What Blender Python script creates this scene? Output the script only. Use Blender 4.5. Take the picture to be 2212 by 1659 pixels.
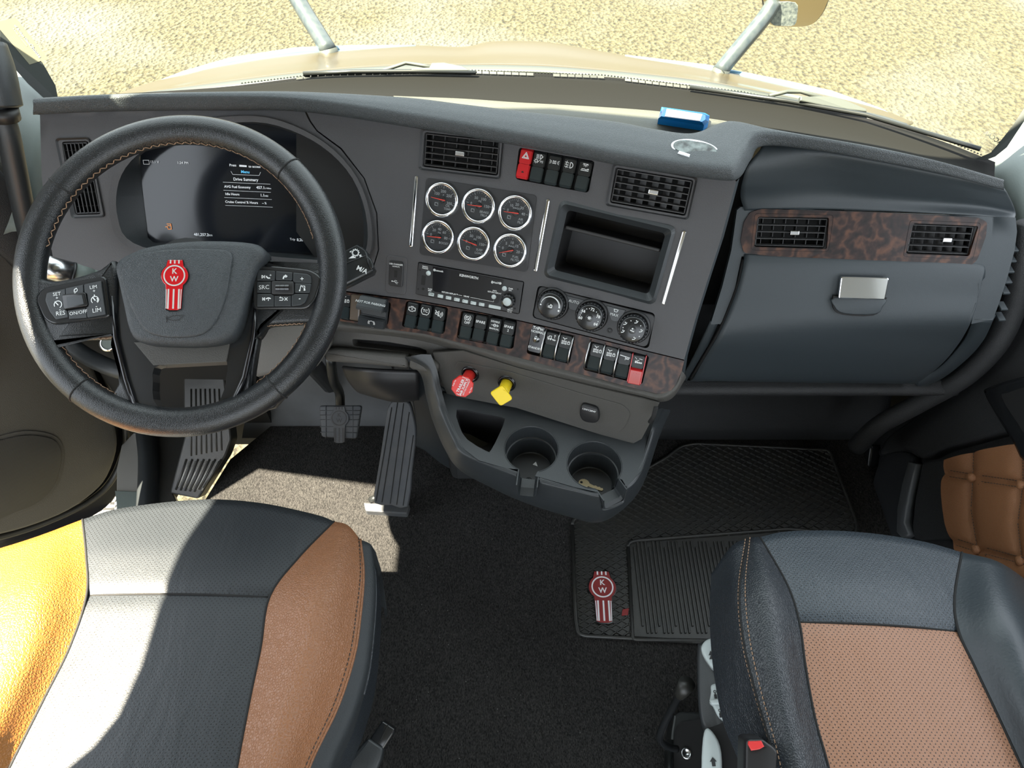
import bpy, bmesh, math, random
from mathutils import Vector, Matrix
from mathutils.geometry import delaunay_2d_cdt
random.seed(7)
for _o in list(bpy.data.objects): bpy.data.objects.remove(_o)
SC = bpy.context.scene; COL = SC.collection
# ------------------------------------------------------------ camera
FPX = 1550.0; PITCH = math.radians(52); CZ = 1.52
SN, CS = math.sin(PITCH), math.cos(PITCH)
cam = bpy.data.cameras.new('camera'); camo = bpy.data.objects.new('camera', cam); COL.objects.link(camo)
cam.sensor_width = 36; cam.lens = 36*FPX/2212; cam.clip_start = .02; cam.clip_end = 300
camo.location = (0, 0, CZ); camo.rotation_euler = (math.pi/2-PITCH, 0, 0)
SC.camera = camo
# ------------------------------------------------------------ sky, sun, exposure
w = bpy.data.worlds.new('sky'); SC.world = w; w.use_nodes = True
bg = w.node_tree.nodes['Background']; bg.inputs[0].default_value = (.86, .93, 1.0, 1); bg.inputs[1].default_value = 1.05
SUN_DIR = Vector((.486, .16, -1)).normalized()
sl = bpy.data.lights.new('sun', 'SUN'); sl.energy = 16; sl.angle = math.radians(.53); sl.color = (1, .89, .70)
so = bpy.data.objects.new('sun', sl); COL.objects.link(so)
so.rotation_euler = SUN_DIR.to_track_quat('-Z', 'Y').to_euler(); so.location = (-3, -1, 6)
SC.view_settings.view_transform = 'Standard'; SC.view_settings.look = 'None'
SC.view_settings.gamma = 1; SC.view_settings.use_curve_mapping = False
SC.view_settings.exposure = 1.95
# ------------------------------------------------------------ geometry helpers
V = Vector
def ray(u, v):
    a = (u-1106)/FPX; b = (v-829.5)/FPX
    return V((a, CS-b*SN, -(SN+b*CS)))
C0 = V((0, 0, CZ))
def pd(u, v, D): return C0+ray(u, v)*D
def Z(u, v, z):
    r = ray(u, v); return C0+r*((z-CZ)/r.z)
def Y(u, v, y):
    r = ray(u, v); return C0+r*(y/r.y)
def X(u, v, x):
    r = ray(u, v); return C0+r*(x/r.x)
class Plane:
    def __init__(s, o, n, ex=None):
        s.o = V(o); s.n = V(n).normalized(); s.ex = V(ex).normalized() if ex else None
    def hit(s, u, v):
        r = ray(u, v); return C0+r*((s.o-C0).dot(s.n)/r.dot(s.n))
    def nor(s, p): return s.n
    def off(s, d): return Plane(s.o+s.n*d, s.n, s.ex)
    def frame(s, u, v, rot=0):
        return mkframe(s.hit(u, v), s.n, s.ex, rot)
def mkframe(p, n, ex=None, rot=0):
    n = n.normalized()
    if ex is None:
        ex = V((0, 0, 1)).cross(n)
        if ex.length < 1e-3: ex = V((1, 0, 0))
    ex = (ex-n*ex.dot(n)).normalized(); up = n.cross(ex)
    M = Matrix((ex, up, n)).transposed().to_4x4(); M.translation = p
    if rot: M = M @ Matrix.Rotation(math.radians(rot), 4, 'Z')
    return M
class HF:
    """raked dash face: y = Yf(x) + T*(z-z0)"""
    def __init__(s, pts, T, z0, dy=0): s.p = pts; s.T = T; s.z0 = z0; s.dy = dy
    def yf(s, x):
        p = s.p
        for i in range(len(p)-1):
            if x <= p[i+1][0] or i == len(p)-2:
                t = (x-p[i][0])/(p[i+1][0]-p[i][0]); return p[i][1]+t*(p[i+1][1]-p[i][1])+s.dy
    def hit(s, u, v):
        r = ray(u, v); lo, hi = .4, 3.0
        for _ in range(36):
            t = (lo+hi)/2; q = C0+r*t
            if q.y < s.yf(q.x)+s.T*(q.z-s.z0): lo = t
            else: hi = t
        return C0+r*lo
    def nor(s, q):
        e = .03; sl = (s.yf(q.x+e)-s.yf(q.x-e))/(2*e)
        return V((sl, -1, s.T)).normalized()
    def frame(s, u, v, rot=0):
        p = s.hit(u, v); return mkframe(p, s.nor(p), None, rot)
    def off(s, d):
        return HF(s.p, s.T, s.z0, s.dy-d*1.25)
def crom(pts, n):
    """resample a polyline (equal key index spacing) with Catmull-Rom"""
    m = len(pts)-1; out = []
    if m < 1: return [pts[0].copy() for _ in range(n)]
    for k in range(n):
        t = k/(n-1)*m; i = min(int(t), m-1); f = t-i
        p1, p2 = pts[i], pts[i+1]; p0 = pts[i-1] if i > 0 else p1*2-p2; p3 = pts[i+2] if i+2 <= m else p2*2-p1
        out.append(.5*((2*p1)+(p2-p0)*f+(2*p0-5*p1+4*p2-p3)*f*f+(3*p1-p0-3*p2+p3)*f**3))
    return out
def rpoly(pts, r=8, n=4):
    """round the corners of a pixel polygon"""
    out = []; m = len(pts)
    for i in range(m):
        p = V(pts[i][:2]); a = V(pts[i-1][:2]); b = V(pts[(i+1) % m][:2])
        ra = min(r, (a-p).length*.45); rb = min(r, (b-p).length*.45)
        A = p+(a-p).normalized()*ra; B = p+(b-p).normalized()*rb
        for k in range(n+1):
            t = k/n; q = A*(1-t)**2+p*2*t*(1-t)+B*t*t; out.append((q.x, q.y))
    return out
def smooth_poly(pts, n=6, closed=True):
    out = []; m = len(pts); P = [V(p[:2]) for p in pts]
    for i in range(m if closed else m-1):
        p0, p1, p2, p3 = P[i-1] if (closed or i) else P[0], P[i], P[(i+1) % m], P[(i+2) % m] if (closed or i+2 < m) else P[-1]
        for k in range(n):
            f = k/n; q = .5*((2*p1)+(p2-p0)*f+(2*p0-5*p1+4*p2-p3)*f*f+(3*p1-p0-3*p2+p3)*f**3); out.append((q.x, q.y))
    if not closed: out.append((P[-1].x, P[-1].y))
    return out
def inpoly(x, y, P):
    c = False; j = len(P)-1
    for i in range(len(P)):
        if (P[i][1] > y) != (P[j][1] > y) and x < (P[j][0]-P[i][0])*(y-P[i][1])/(P[j][1]-P[i][1])+P[i][0]: c = not c
        j = i
    return c
def inset(P, d):
    """shrink a pixel polygon towards its centroid by d pixels"""
    cx = sum(p[0] for p in P)/len(P); cy = sum(p[1] for p in P)/len(P); out = []
    for p in P:
        q = V((p[0]-cx, p[1]-cy)); L = q.length; q *= max(0.05, (L-d)/L); out.append((cx+q.x, cy+q.y))
    return out
_tc = {}
def textdata(s, bold=False):
    k = (s, bold)
    if k in _tc: return _tc[k]
    cu = bpy.data.curves.new('t', 'FONT'); cu.body = s; cu.align_x = 'CENTER'; cu.align_y = 'CENTER'; cu.resolution_u = 2
    cu.space_line = .85
    if bold: cu.offset = .02
    ob = bpy.data.objects.new('t', cu); me = bpy.data.meshes.new_from_object(ob)
    d = ([v.co.copy() for v in me.vertices], [tuple(p.vertices) for p in me.polygons])
    bpy.data.objects.remove(ob); bpy.data.curves.remove(cu); bpy.data.meshes.remove(me)
    _tc[k] = d; return d
class MB:
    def __init__(s): s.v = []; s.f = []; s.sm = []
    def add(s, vs, fs, M=None, smooth=True):
        b = len(s.v)
        s.v += [tuple(M @ V(p)) if M else tuple(p) for p in vs]
        for f in fs: s.f.append(tuple(i+b for i in f)); s.sm.append(smooth)
        return s
    def box(s, lo, hi, M=None, bev=0):
        bm = bmesh.new(); bmesh.ops.create_cube(bm, size=1)
        for v in bm.verts: v.co = V([(lo[i]+hi[i])/2+v.co[i]*(hi[i]-lo[i]) for i in range(3)])
        if bev: bmesh.ops.bevel(bm, geom=bm.edges[:], offset=bev, segments=2, affect='EDGES', profile=.5)
        return s.bm(bm, M, smooth=False)
    def bm(s, bm, M=None, smooth=False):
        bm.verts.index_update(); vs = [v.co.copy() for v in bm.verts]; fs = [[v.index for v in f.verts] for f in bm.faces]
        bm.free(); return s.add(vs, fs, M, smooth)
    def lathe(s, prof, M=None, n=32, smooth=True, cap=True):
        vs = []; fs = []; m = len(prof)
        for i in range(n):
            a = 2*math.pi*i/n
            for r, h in prof: vs.append((r*math.cos(a), r*math.sin(a), h))
        for i in range(n):
            j = (i+1) % n
            for k in range(m-1): fs.append((i*m+k, j*m+k, j*m+k+1, i*m+k+1))
        if cap and prof[-1][0] > 1e-6: fs.append(tuple(i*m+m-1 for i in range(n)))
        return s.add(vs, fs, M, smooth)
    def disc(s, r, h, M=None, n=32):
        return s.add([(r*math.cos(2*math.pi*i/n), r*math.sin(2*math.pi*i/n), h) for i in range(n)], [tuple(range(n))], M, False)
    def tube(s, pts, r, n=10, cap=True, smooth=True):
        P = [V(p) for p in pts]; m = len(P); R = r if isinstance(r, (list, tuple)) else [r]*m
        vs = []; fs = []; up = None
        for i in range(m):
            t = (P[min(i+1, m-1)]-P[max(i-1, 0)]).normalized()
            if up is None: up = V((0, 0, 1)) if abs(t.z) < .9 else V((1, 0, 0))
            a = t.cross(up).normalized(); up = a.cross(t)
            for k in range(n):
                q = 2*math.pi*k/n; vs.append(P[i]+(a*math.cos(q)+up*math.sin(q))*R[i])
        for i in range(m-1):
            for k in range(n):
                l = (k+1) % n; fs.append((i*n+k, i*n+l, (i+1)*n+l, (i+1)*n+k))
        if cap: fs.append(tuple(range(n))[::-1]); fs.append(tuple((m-1)*n+k for k in range(n)))
        return s.add(vs, fs, None, smooth)
    def prism(s, pts, h0, h1, M=None, bev=0, smooth=False):
        """polygon in the local xy plane extruded from h0 to h1"""
        bm = bmesh.new(); lo = [bm.verts.new((p[0], p[1], h0)) for p in pts]; hi = [bm.verts.new((p[0], p[1], h1)) for p in pts]
        n = len(pts)
        try: top = bm.faces.new(hi)
        except ValueError: return s
        bm.faces.new(lo[::-1])
        for i in range(n): bm.faces.new((lo[i], lo[(i+1) % n], hi[(i+1) % n], hi[i]))
        bmesh.ops.recalc_face_normals(bm, faces=bm.faces[:])
        if bev: bmesh.ops.bevel(bm, geom=list(top.edges), offset=bev, segments=2, affect='EDGES', profile=.5)
        return s.bm(bm, M, smooth)
    def slab(s, surf, poly, h0, h1, bev=0, smooth=False):
        """pixel outline laid on a surface, extruded along the surface normal"""
        P = [surf.hit(*p[:2]) for p in poly]; N = [surf.nor(p) for p in P]
        bm = bmesh.new(); n = len(P)
        lo = [bm.verts.new(p+q*h0) for p, q in zip(P, N)]; hi = [bm.verts.new(p+q*h1) for p, q in zip(P, N)]
        top = bm.faces.new(hi); bm.faces.new(lo[::-1])
        for i in range(n): bm.faces.new((lo[i], lo[(i+1) % n], hi[(i+1) % n], hi[i]))
        bmesh.ops.recalc_face_normals(bm, faces=bm.faces[:])
        if bev:
            try: bmesh.ops.bevel(bm, geom=list(top.edges), offset=bev, segments=2, affect='EDGES', profile=.5)
            except Exception: pass
        return s.bm(bm, None, smooth)
    def text(s, t, M, size, bold=False, x=0, y=0, rot=0, h=.0004):
        vs, fs = textdata(t, bold)
        T = M @ Matrix.Translation((x, y, h)) @ Matrix.Rotation(math.radians(rot), 4, 'Z') @ Matrix.Scale(size, 4)
        return s.add(vs, fs, T, False)
    def stroke(s, pts, wd, M, x=0, y=0, sc=1, h=.0004, closed=False):
        P = [V((p[0]*sc+x, p[1]*sc+y)) for p in pts]; n = len(P)
        for i in range(n if closed else n-1):
            a, b = P[i], P[(i+1) % n]; d = (b-a)
            if d.length < 1e-7: continue
            d.normalize(); q = V((-d.y, d.x))*wd/2; e = d*wd*.25
            s.add([(*(a-q-e), h), (*(b-q+e), h), (*(b+q+e), h), (*(a+q-e), h)], [(0, 1, 2, 3)], M, False)
        return s
    def arc(s, r, a0, a1, wd, M, x=0, y=0, h=.0004, n=14):
        P = []
        for i in range(n+1):
            t = math.radians(a0+(a1-a0)*i/n)
            for q in (r-wd/2, r+wd/2): P.append((x+q*math.cos(t), y+q*math.sin(t), h))
        return s.add(P, [(2*i, 2*i+1, 2*i+3, 2*i+2) for i in range(n)], M, False)
    def fill(s, pts, M, x=0, y=0, sc=1, h=.0004):
        return s.add([(p[0]*sc+x, p[1]*sc+y, h) for p in pts], [tuple(range(len(pts)))], M, False)
    def grid(s, rows, smooth=True, flip=False):
        m = len(rows[0]); vs = [p for r in rows for p in r]; fs = []
        for i in range(len(rows)-1):
            for j in range(m-1):
                f = (i*m+j, i*m+j+1, (i+1)*m+j+1, (i+1)*m+j); fs.append(f[::-1] if flip else f)
        return s.add(vs, fs, None, smooth)
    def loft(s, keyrows, nu=40, nv=None, smooth=True, flip=False):
        """rows of world points; each row resampled, then splined across rows"""
        R = [crom(r, nu) for r in keyrows]
        if nv:
            cols = [crom([r[j] for r in R], nv) for j in range(nu)]
            R = [[cols[j][i] for j in range(nu)] for i in range(nv)]
        return s.grid(R, smooth, flip)
    def sheet(s, surf, outer, holes=(), step=40, h=0, wall=.01, edge=.004, disp=None, smooth=True):
        """constrained triangulation in pixel space laid on a surface, with walls round the holes and the rim"""
        vs = []; es = []
        for P in [outer]+list(holes):
            b = len(vs); Q = []
            for i, p in enumerate(P):
                q = P[(i+1) % len(P)]; L = math.hypot(q[0]-p[0], q[1]-p[1]); k = max(1, int(L/step))
                for t in range(k): Q.append((p[0]+(q[0]-p[0])*t/k, p[1]+(q[1]-p[1])*t/k))
            vs += [V(p) for p in Q]; es += [(b+i, b+(i+1) % len(Q)) for i in range(len(Q))]
        us = [p[0] for p in outer]; ws = [p[1] for p in outer]
        y = min(ws)+step*.5
        while y < max(ws):
            x = min(us)+step*.5
            while x < max(us):
                if inpoly(x, y, outer) and not any(inpoly(x, y, H) for H in holes): vs.append(V((x, y)))
                x += step
            y += step
        r = delaunay_2d_cdt(vs, es, [], 0, 1e-4); V2, E2, F2 = r[0], r[1], r[2]
        fs = []
        for f in F2:
            cx = sum(V2[i].x for i in f)/len(f); cy = sum(V2[i].y for i in f)/len(f)
            if inpoly(cx, cy, outer) and not any(inpoly(cx, cy, H) for H in holes): fs.append(tuple(f))
        W = [surf.hit(p.x, p.y) for p in V2]; N = [surf.nor(p) for p in W]
        W = [p+n*(h+(disp(q.x, q.y) if disp else 0)) for p, n, q in zip(W, N, V2)]
        # orient towards the camera
        g = []
        for f in fs:
            a, b, c = W[f[0]], W[f[1]], W[f[2]]
            g.append(f if (b-a).cross(c-a).dot(C0-a) > 0 else f[::-1])
        s.add(W, g, None, smooth)
        ec = {}
        for f in g:
            for i in range(len(f)): ec.setdefault(frozenset((f[i], f[(i+1) % len(f)])), []).append((f[i], f[(i+1) % len(f)]))
        wv = []; wf = []
        for k, l in ec.items():
            if len(l) == 1:
                a, b = l[0]; n = len(wv); wv += [W[a], W[b], W[b]-N[b]*wall, W[a]-N[a]*wall]; wf.append((n, n+3, n+2, n+1))
        s.add(wv, wf, None, False)
        return s
    def mesh(s, name):
        me = bpy.data.meshes.new(name); me.from_pydata([tuple(p) for p in s.v], [], s.f)
        me.polygons.foreach_set('use_smooth', s.sm); me.update(); return me
ID = Matrix.Identity(4); WM = {}
def put(me, name, mat=None, parent=None, M=ID, label=None):
    o = bpy.data.objects.new(name, me); COL.objects.link(o)
    if mat is not None and me is not None and not me.materials: me.materials.append(mat)
    WM[o.name] = M.copy()
    if parent is not None:
        o.parent = parent; o.matrix_local = WM[parent.name].inverted() @ M
    else: o.matrix_world = M
    if label: o['label'] = label
    return o
def part(mb, name, mat, parent, label=None, solid=0, auto=False):
    """a mesh given in world coordinates, its origin moved to its centre"""
    n = len(mb.v); c = V([sum(p[i] for p in mb.v)/n for i in range(3)]); mb.v = [(p[0]-c.x, p[1]-c.y, p[2]-c.z) for p in mb.v]
    o = put(mb.mesh(name), name, mat, parent, Matrix.Translation(c), label)
    if name in ('stitching', 'serration', 'tread_line'): o['kind'] = 'stuff'
    if solid:
        m = o.modifiers.new('solid', 'SOLIDIFY'); m.thickness = solid; m.offset = -1
    return o
def thing(name, label, cat, loc=(0, 0, 0), group=None, M=None):
    o = bpy.data.objects.new(name, None); COL.objects.link(o); o.empty_display_size = .05
    M = M or Matrix.Translation(V(loc)); o.matrix_world = M; WM[o.name] = M.copy()
    o['label'] = label; o['category'] = cat
    if group: o['group'] = group
    return o
def tag(o, label, cat, group=None):
    o['label'] = label; o['category'] = cat
    if group: o['group'] = group
    return o
def struct(o, label=None):
    o['kind'] = 'structure'
    if label: o['label'] = label
    return o
# ------------------------------------------------------------ materials
def mat(name, col, rough=.5, metal=0, bump=0, bscale=400, spec=.5, coat=0, noise=None, emit=None, alpha=None):
    m = bpy.data.materials.new(name); m.use_nodes = True; nt = m.node_tree; b = nt.nodes['Principled BSDF']
    b.inputs['Base Color'].default_value = (*col, 1); b.inputs['Roughness'].default_value = rough; b.inputs['Metallic'].default_value = metal
    b.inputs['Specular IOR Level'].default_value = spec
    if coat: b.inputs['Coat Weight'].default_value = coat; b.inputs['Coat Roughness'].default_value = .08
    tc = nt.nodes.new('ShaderNodeTexCoord')
    if bump:
        t = nt.nodes.new('ShaderNodeTexNoise'); t.inputs['Scale'].default_value = bscale; t.inputs['Detail'].default_value = 3
        nt.links.new(tc.outputs['Object'], t.inputs['Vector'])
        bp = nt.nodes.new('ShaderNodeBump'); bp.inputs['Strength'].default_value = bump; bp.inputs['Distance'].default_value = .001
        nt.links.new(t.outputs['Fac'], bp.inputs['Height']); nt.links.new(bp.outputs[0], b.inputs['Normal'])
    if noise:
        sc, col2 = noise
        t2 = nt.nodes.new('ShaderNodeTexNoise'); t2.inputs['Scale'].default_value = sc; t2.inputs['Detail'].default_value = 4
        nt.links.new(tc.outputs['Object'], t2.inputs['Vector'])
        mx = nt.nodes.new('ShaderNodeMix'); mx.data_type = 'RGBA'; mx.inputs[6].default_value = (*col, 1); mx.inputs[7].default_value = (*col2, 1)
        cr = nt.nodes.new('ShaderNodeMapRange'); cr.inputs['From Min'].default_value = .35; cr.inputs['From Max'].default_value = .68
        nt.links.new(t2.outputs['Fac'], cr.inputs['Value']); nt.links.new(cr.outputs[0], mx.inputs[0])
        nt.links.new(mx.outputs[2], b.inputs['Base Color'])
    if emit: b.inputs['Emission Color'].default_value = (*emit[0], 1); b.inputs['Emission Strength'].default_value = emit[1]
    return m
def leather(name, col, rough=.45, scale=330, strength=.5, perf=False, perfcol=(.004, .004, .004), crease=0):
    m = mat(name, col, rough); nt = m.node_tree; b = nt.nodes['Principled BSDF']; L = nt.links.new
    tc = nt.nodes.new('ShaderNodeTexCoord')
    vo = nt.nodes.new('ShaderNodeTexVoronoi'); vo.feature = 'DISTANCE_TO_EDGE'; vo.inputs['Scale'].default_value = scale
    L(tc.outputs['Object'], vo.inputs['Vector'])
    mr = nt.nodes.new('ShaderNodeMapRange'); mr.inputs['From Max'].default_value = .25; L(vo.outputs['Distance'], mr.inputs['Value'])
    bp = nt.nodes.new('ShaderNodeBump'); bp.inputs['Strength'].default_value = strength; bp.inputs['Distance'].default_value = .0006
    L(mr.outputs[0], bp.inputs['Height']); last = bp
    n2 = nt.nodes.new('ShaderNodeTexNoise'); n2.inputs['Scale'].default_value = 16; n2.inputs['Detail'].default_value = 3; n2.inputs['Distortion'].default_value = .6
    mp = nt.nodes.new('ShaderNodeMapping'); mp.inputs['Rotation'].default_value = (0, 0, .7); mp.inputs['Scale'].default_value = (1.6, .45, 1)
    L(tc.outputs['Object'], mp.inputs['Vector']); L(mp.outputs[0], n2.inputs['Vector'])
    b2 = nt.nodes.new('ShaderNodeBump'); b2.inputs['Strength'].default_value = .25+crease; b2.inputs['Distance'].default_value = .008
    L(n2.outputs['Fac'], b2.inputs['Height']); L(bp.outputs[0], b2.inputs['Normal']); L(b2.outputs[0], b.inputs['Normal'])
    if perf:
        mp2 = nt.nodes.new('ShaderNodeMapping'); mp2.vector_type = 'POINT'; mp2.inputs['Rotation'].default_value = (0, 0, math.pi/4); mp2.inputs['Scale'].default_value = (205, 205, 205)
        L(tc.outputs['Object'], mp2.inputs['Vector'])
        fr = nt.nodes.new('ShaderNodeVectorMath'); fr.operation = 'FRACTION'; L(mp2.outputs[0], fr.inputs[0])
        sb = nt.nodes.new('ShaderNodeVectorMath'); sb.operation = 'SUBTRACT'; sb.inputs[1].default_value = (.5, .5, 0); L(fr.outputs[0], sb.inputs[0])
        ml = nt.nodes.new('ShaderNodeVectorMath'); ml.operation = 'MULTIPLY'; ml.inputs[1].default_value = (1, 1, 0); L(sb.outputs[0], ml.inputs[0])
        ln = nt.nodes.new('ShaderNodeVectorMath'); ln.operation = 'LENGTH'; L(ml.outputs[0], ln.inputs[0])
        ms = nt.nodes.new('ShaderNodeMapRange'); ms.inputs['From Min'].default_value = .15; ms.inputs['From Max'].default_value = .22; L(ln.outputs['Value'], ms.inputs['Value'])
        mx = nt.nodes.new('ShaderNodeMix'); mx.data_type = 'RGBA'; mx.inputs[6].default_value = (*perfcol, 1); mx.inputs[7].default_value = (*col, 1)
        L(ms.outputs[0], mx.inputs[0]); L(mx.outputs[2], b.inputs['Base Color'])
    return m
def woodmat():
    m = mat('burl_wood', (.1, .05, .03), .40, coat=.05, spec=.3); nt = m.node_tree; b = nt.nodes['Principled BSDF']; L = nt.links.new
    tc = nt.nodes.new('ShaderNodeTexCoord')
    n1 = nt.nodes.new('ShaderNodeTexNoise'); n1.inputs['Scale'].default_value = 20; n1.inputs['Detail'].default_value = 8; n1.inputs['Distortion'].default_value = 3.5
    L(tc.outputs['Object'], n1.inputs['Vector'])
    wv = nt.nodes.new('ShaderNodeTexWave'); wv.inputs['Scale'].default_value = 16; wv.inputs['Distortion'].default_value = 14; wv.inputs['Detail'].default_value = 3; wv.inputs['Detail Scale'].default_value = 1.4
    mp = nt.nodes.new('ShaderNodeMapping'); mp.inputs['Rotation'].default_value = (.3, .2, .9); L(tc.outputs['Object'], mp.inputs['Vector']); L(mp.outputs[0], wv.inputs['Vector'])
    mx = nt.nodes.new('ShaderNodeMix'); mx.data_type = 'FLOAT'; mx.inputs[0].default_value = .32; L(n1.outputs['Fac'], mx.inputs[2]); L(wv.outputs['Fac'], mx.inputs[3])
    cr = nt.nodes.new('ShaderNodeValToRGB'); e = cr.color_ramp.elements
    e[0].position = .22; e[0].color = (.004, .003, .003, 1); e[1].position = .75; e[1].color = (.085, .036, .020, 1)
    k = cr.color_ramp.elements.new(.47); k.color = (.022, .010, .008, 1); k = cr.color_ramp.elements.new(.56); k.color = (.036, .017, .012, 1)
    L(mx.outputs[0], cr.inputs[0]); L(cr.outputs[0], b.inputs['Base Color'])
    return m
def glassmat(name, tint, refl=.06, gl=.02):
    m = bpy.data.materials.new(name); m.use_nodes = True; nt = m.node_tree; nt.nodes.clear(); L = nt.links.new
    o = nt.nodes.new('ShaderNodeOutputMaterial'); t = nt.nodes.new('ShaderNodeBsdfTransparent'); t.inputs[0].default_value = (*tint, 1)
    g = nt.nodes.new('ShaderNodeBsdfGlossy'); g.inputs['Roughness'].default_value = gl
    f = nt.nodes.new('ShaderNodeFresnel'); f.inputs[0].default_value = 1.45
    k = nt.nodes.new('ShaderNodeMath'); k.operation = 'MULTIPLY'; k.inputs[1].default_value = refl/.04; L(f.outputs[0], k.inputs[0])
    x = nt.nodes.new('ShaderNodeMixShader'); L(k.outputs[0], x.inputs[0]); L(t.outputs[0], x.inputs[1]); L(g.outputs[0], x.inputs[2]); L(x.outputs[0], o.inputs[0])
    return m
def gravelmat():
    m = mat('gravel', (.1, .1, .05), .95); nt = m.node_tree; b = nt.nodes['Principled BSDF']; L = nt.links.new
    tc = nt.nodes.new('ShaderNodeTexCoord')
    vo = nt.nodes.new('ShaderNodeTexVoronoi'); vo.inputs['Scale'].default_value = 34; L(tc.outputs['Object'], vo.inputs['Vector'])
    n1 = nt.nodes.new('ShaderNodeTexNoise'); n1.inputs['Scale'].default_value = 24; n1.inputs['Detail'].default_value = 6; L(tc.outputs['Object'], n1.inputs['Vector'])
    n2 = nt.nodes.new('ShaderNodeTexNoise'); n2.inputs['Scale'].default_value = .55; n2.inputs['Detail'].default_value = 3; L(tc.outputs['Object'], n2.inputs['Vector'])
    cr = nt.nodes.new('ShaderNodeValToRGB'); e = cr.color_ramp.elements
    e[0].position = .30; e[0].color = (.015, .012, .004, 1); e[1].position = .60; e[1].color = (.072, .064, .034, 1); L(n1.outputs['Fac'], cr.inputs[0])
    mx = nt.nodes.new('ShaderNodeMix'); mx.data_type = 'RGBA'; mx.inputs[7].default_value = (.085, .082, .068, 1)
    mr = nt.nodes.new('ShaderNodeMapRange'); mr.inputs['From Min'].default_value = .5; mr.inputs['From Max'].default_value = .72; L(n2.outputs['Fac'], mr.inputs['Value'])
    L(mr.outputs[0], mx.inputs[0]); L(cr.outputs[0], mx.inputs[6]); L(mx.outputs[2], b.inputs['Base Color'])
    ad = nt.nodes.new('ShaderNodeMath'); ad.operation = 'ADD'; L(vo.outputs['Distance'], ad.inputs[0]); L(n1.outputs['Fac'], ad.inputs[1])
    bp = nt.nodes.new('ShaderNodeBump'); bp.inputs['Strength'].default_value = 1; bp.inputs['Distance'].default_value = .03; L(ad.outputs[0], bp.inputs['Height']); L(bp.outputs[0], b.inputs['Normal'])
    return m
def carpetmat():
    m = mat('carpet', (.03, .03, .033), 1.0, spec=.1); nt = m.node_tree; b = nt.nodes['Principled BSDF']; L = nt.links.new
    tc = nt.nodes.new('ShaderNodeTexCoord')
    mp = nt.nodes.new('ShaderNodeMapping'); mp.inputs['Scale'].default_value = (1.6, .8, 1); L(tc.outputs['Object'], mp.inputs['Vector'])
    n1 = nt.nodes.new('ShaderNodeTexNoise'); n1.inputs['Scale'].default_value = 300; n1.inputs['Detail'].default_value = 3; L(mp.outputs[0], n1.inputs['Vector'])
    n2 = nt.nodes.new('ShaderNodeTexNoise'); n2.inputs['Scale'].default_value = 5; L(tc.outputs['Object'], n2.inputs['Vector'])
    cr = nt.nodes.new('ShaderNodeValToRGB'); e = cr.color_ramp.elements
    e[0].position = .3; e[0].color = (.012, .012, .012, 1); e[1].position = .70; e[1].color = (.058, .056, .053, 1); L(n1.outputs['Fac'], cr.inputs[0])
    mx = nt.nodes.new('ShaderNodeMix'); mx.data_type = 'RGBA'; mx.blend_type = 'MULTIPLY'; mx.inputs[0].default_value = .5; L(cr.outputs[0], mx.inputs[6]); L(n2.outputs['Fac'], mx.inputs[7])
    vo = nt.nodes.new('ShaderNodeTexVoronoi'); vo.inputs['Scale'].default_value = 45; L(tc.outputs['Object'], vo.inputs['Vector'])
    lt = nt.nodes.new('ShaderNodeMath'); lt.operation = 'LESS_THAN'; lt.inputs[1].default_value = .035; L(vo.outputs['Distance'], lt.inputs[0])
    m2 = nt.nodes.new('ShaderNodeMix'); m2.data_type = 'RGBA'; m2.inputs[7].default_value = (.2, .2, .19, 1); L(lt.outputs[0], m2.inputs[0]); L(mx.outputs[2], m2.inputs[6])
    L(m2.outputs[2], b.inputs['Base Color'])
    bp = nt.nodes.new('ShaderNodeBump'); bp.inputs['Strength'].default_value = 1; bp.inputs['Distance'].default_value = .004; L(n1.outputs['Fac'], bp.inputs['Height']); L(bp.outputs[0], b.inputs['Normal'])
    return m
def grillemat(name, col, hole, scale):
    m = mat(name, col, .5); nt = m.node_tree; b = nt.nodes['Principled BSDF']; L = nt.links.new
    tc = nt.nodes.new('ShaderNodeTexCoord')
    
    mp = nt.nodes.new('ShaderNodeMapping'); mp.inputs['Rotation'].default_value = (0, 0, .609); mp.inputs['Scale'].default_value = (1, 1, 1); L(tc.outputs['Object'], mp.inputs['Vector'])
    sx = nt.nodes.new('ShaderNodeSeparateXYZ'); cx = nt.nodes.new('ShaderNodeCombineXYZ'); L(mp.outputs[0], sx.inputs[0]); L(sx.outputs[1], cx.inputs[0]); L(sx.outputs[2], cx.inputs[1])
    m2 = nt.nodes.new('ShaderNodeMapping'); m2.inputs['Rotation'].default_value = (0, 0, .785); m2.inputs['Scale'].default_value = (scale, scale, 1); L(cx.outputs[0], m2.inputs['Vector'])
    fr = nt.nodes.new('ShaderNodeVectorMath'); fr.operation = 'FRACTION'; L(m2.outputs[0], fr.inputs[0])
    sb = nt.nodes.new('ShaderNodeVectorMath'); sb.operation = 'SUBTRACT'; sb.inputs[1].default_value = (.5, .5, 0); L(fr.outputs[0], sb.inputs[0])
    ln = nt.nodes.new('ShaderNodeVectorMath'); ln.operation = 'LENGTH'; L(sb.outputs[0], ln.inputs[0])
    mr = nt.nodes.new('ShaderNodeMapRange'); mr.inputs['From Min'].default_value = .26; mr.inputs['From Max'].default_value = .36; L(ln.outputs['Value'], mr.inputs['Value'])
    mx = nt.nodes.new('ShaderNodeMix'); mx.data_type = 'RGBA'; mx.inputs[6].default_value = (*hole, 1); mx.inputs[7].default_value = (*col, 1); L(mr.outputs[0], mx.inputs[0]); L(mx.outputs[2], b.inputs['Base Color'])
    return m
M_dash = mat('dash_plastic', (.045, .0445, .047), .55, bump=.35, bscale=900)
M_pad = leather('dash_pad', (.045, .052, .056), .48, scale=420, strength=.7, crease=-.25)
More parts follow.
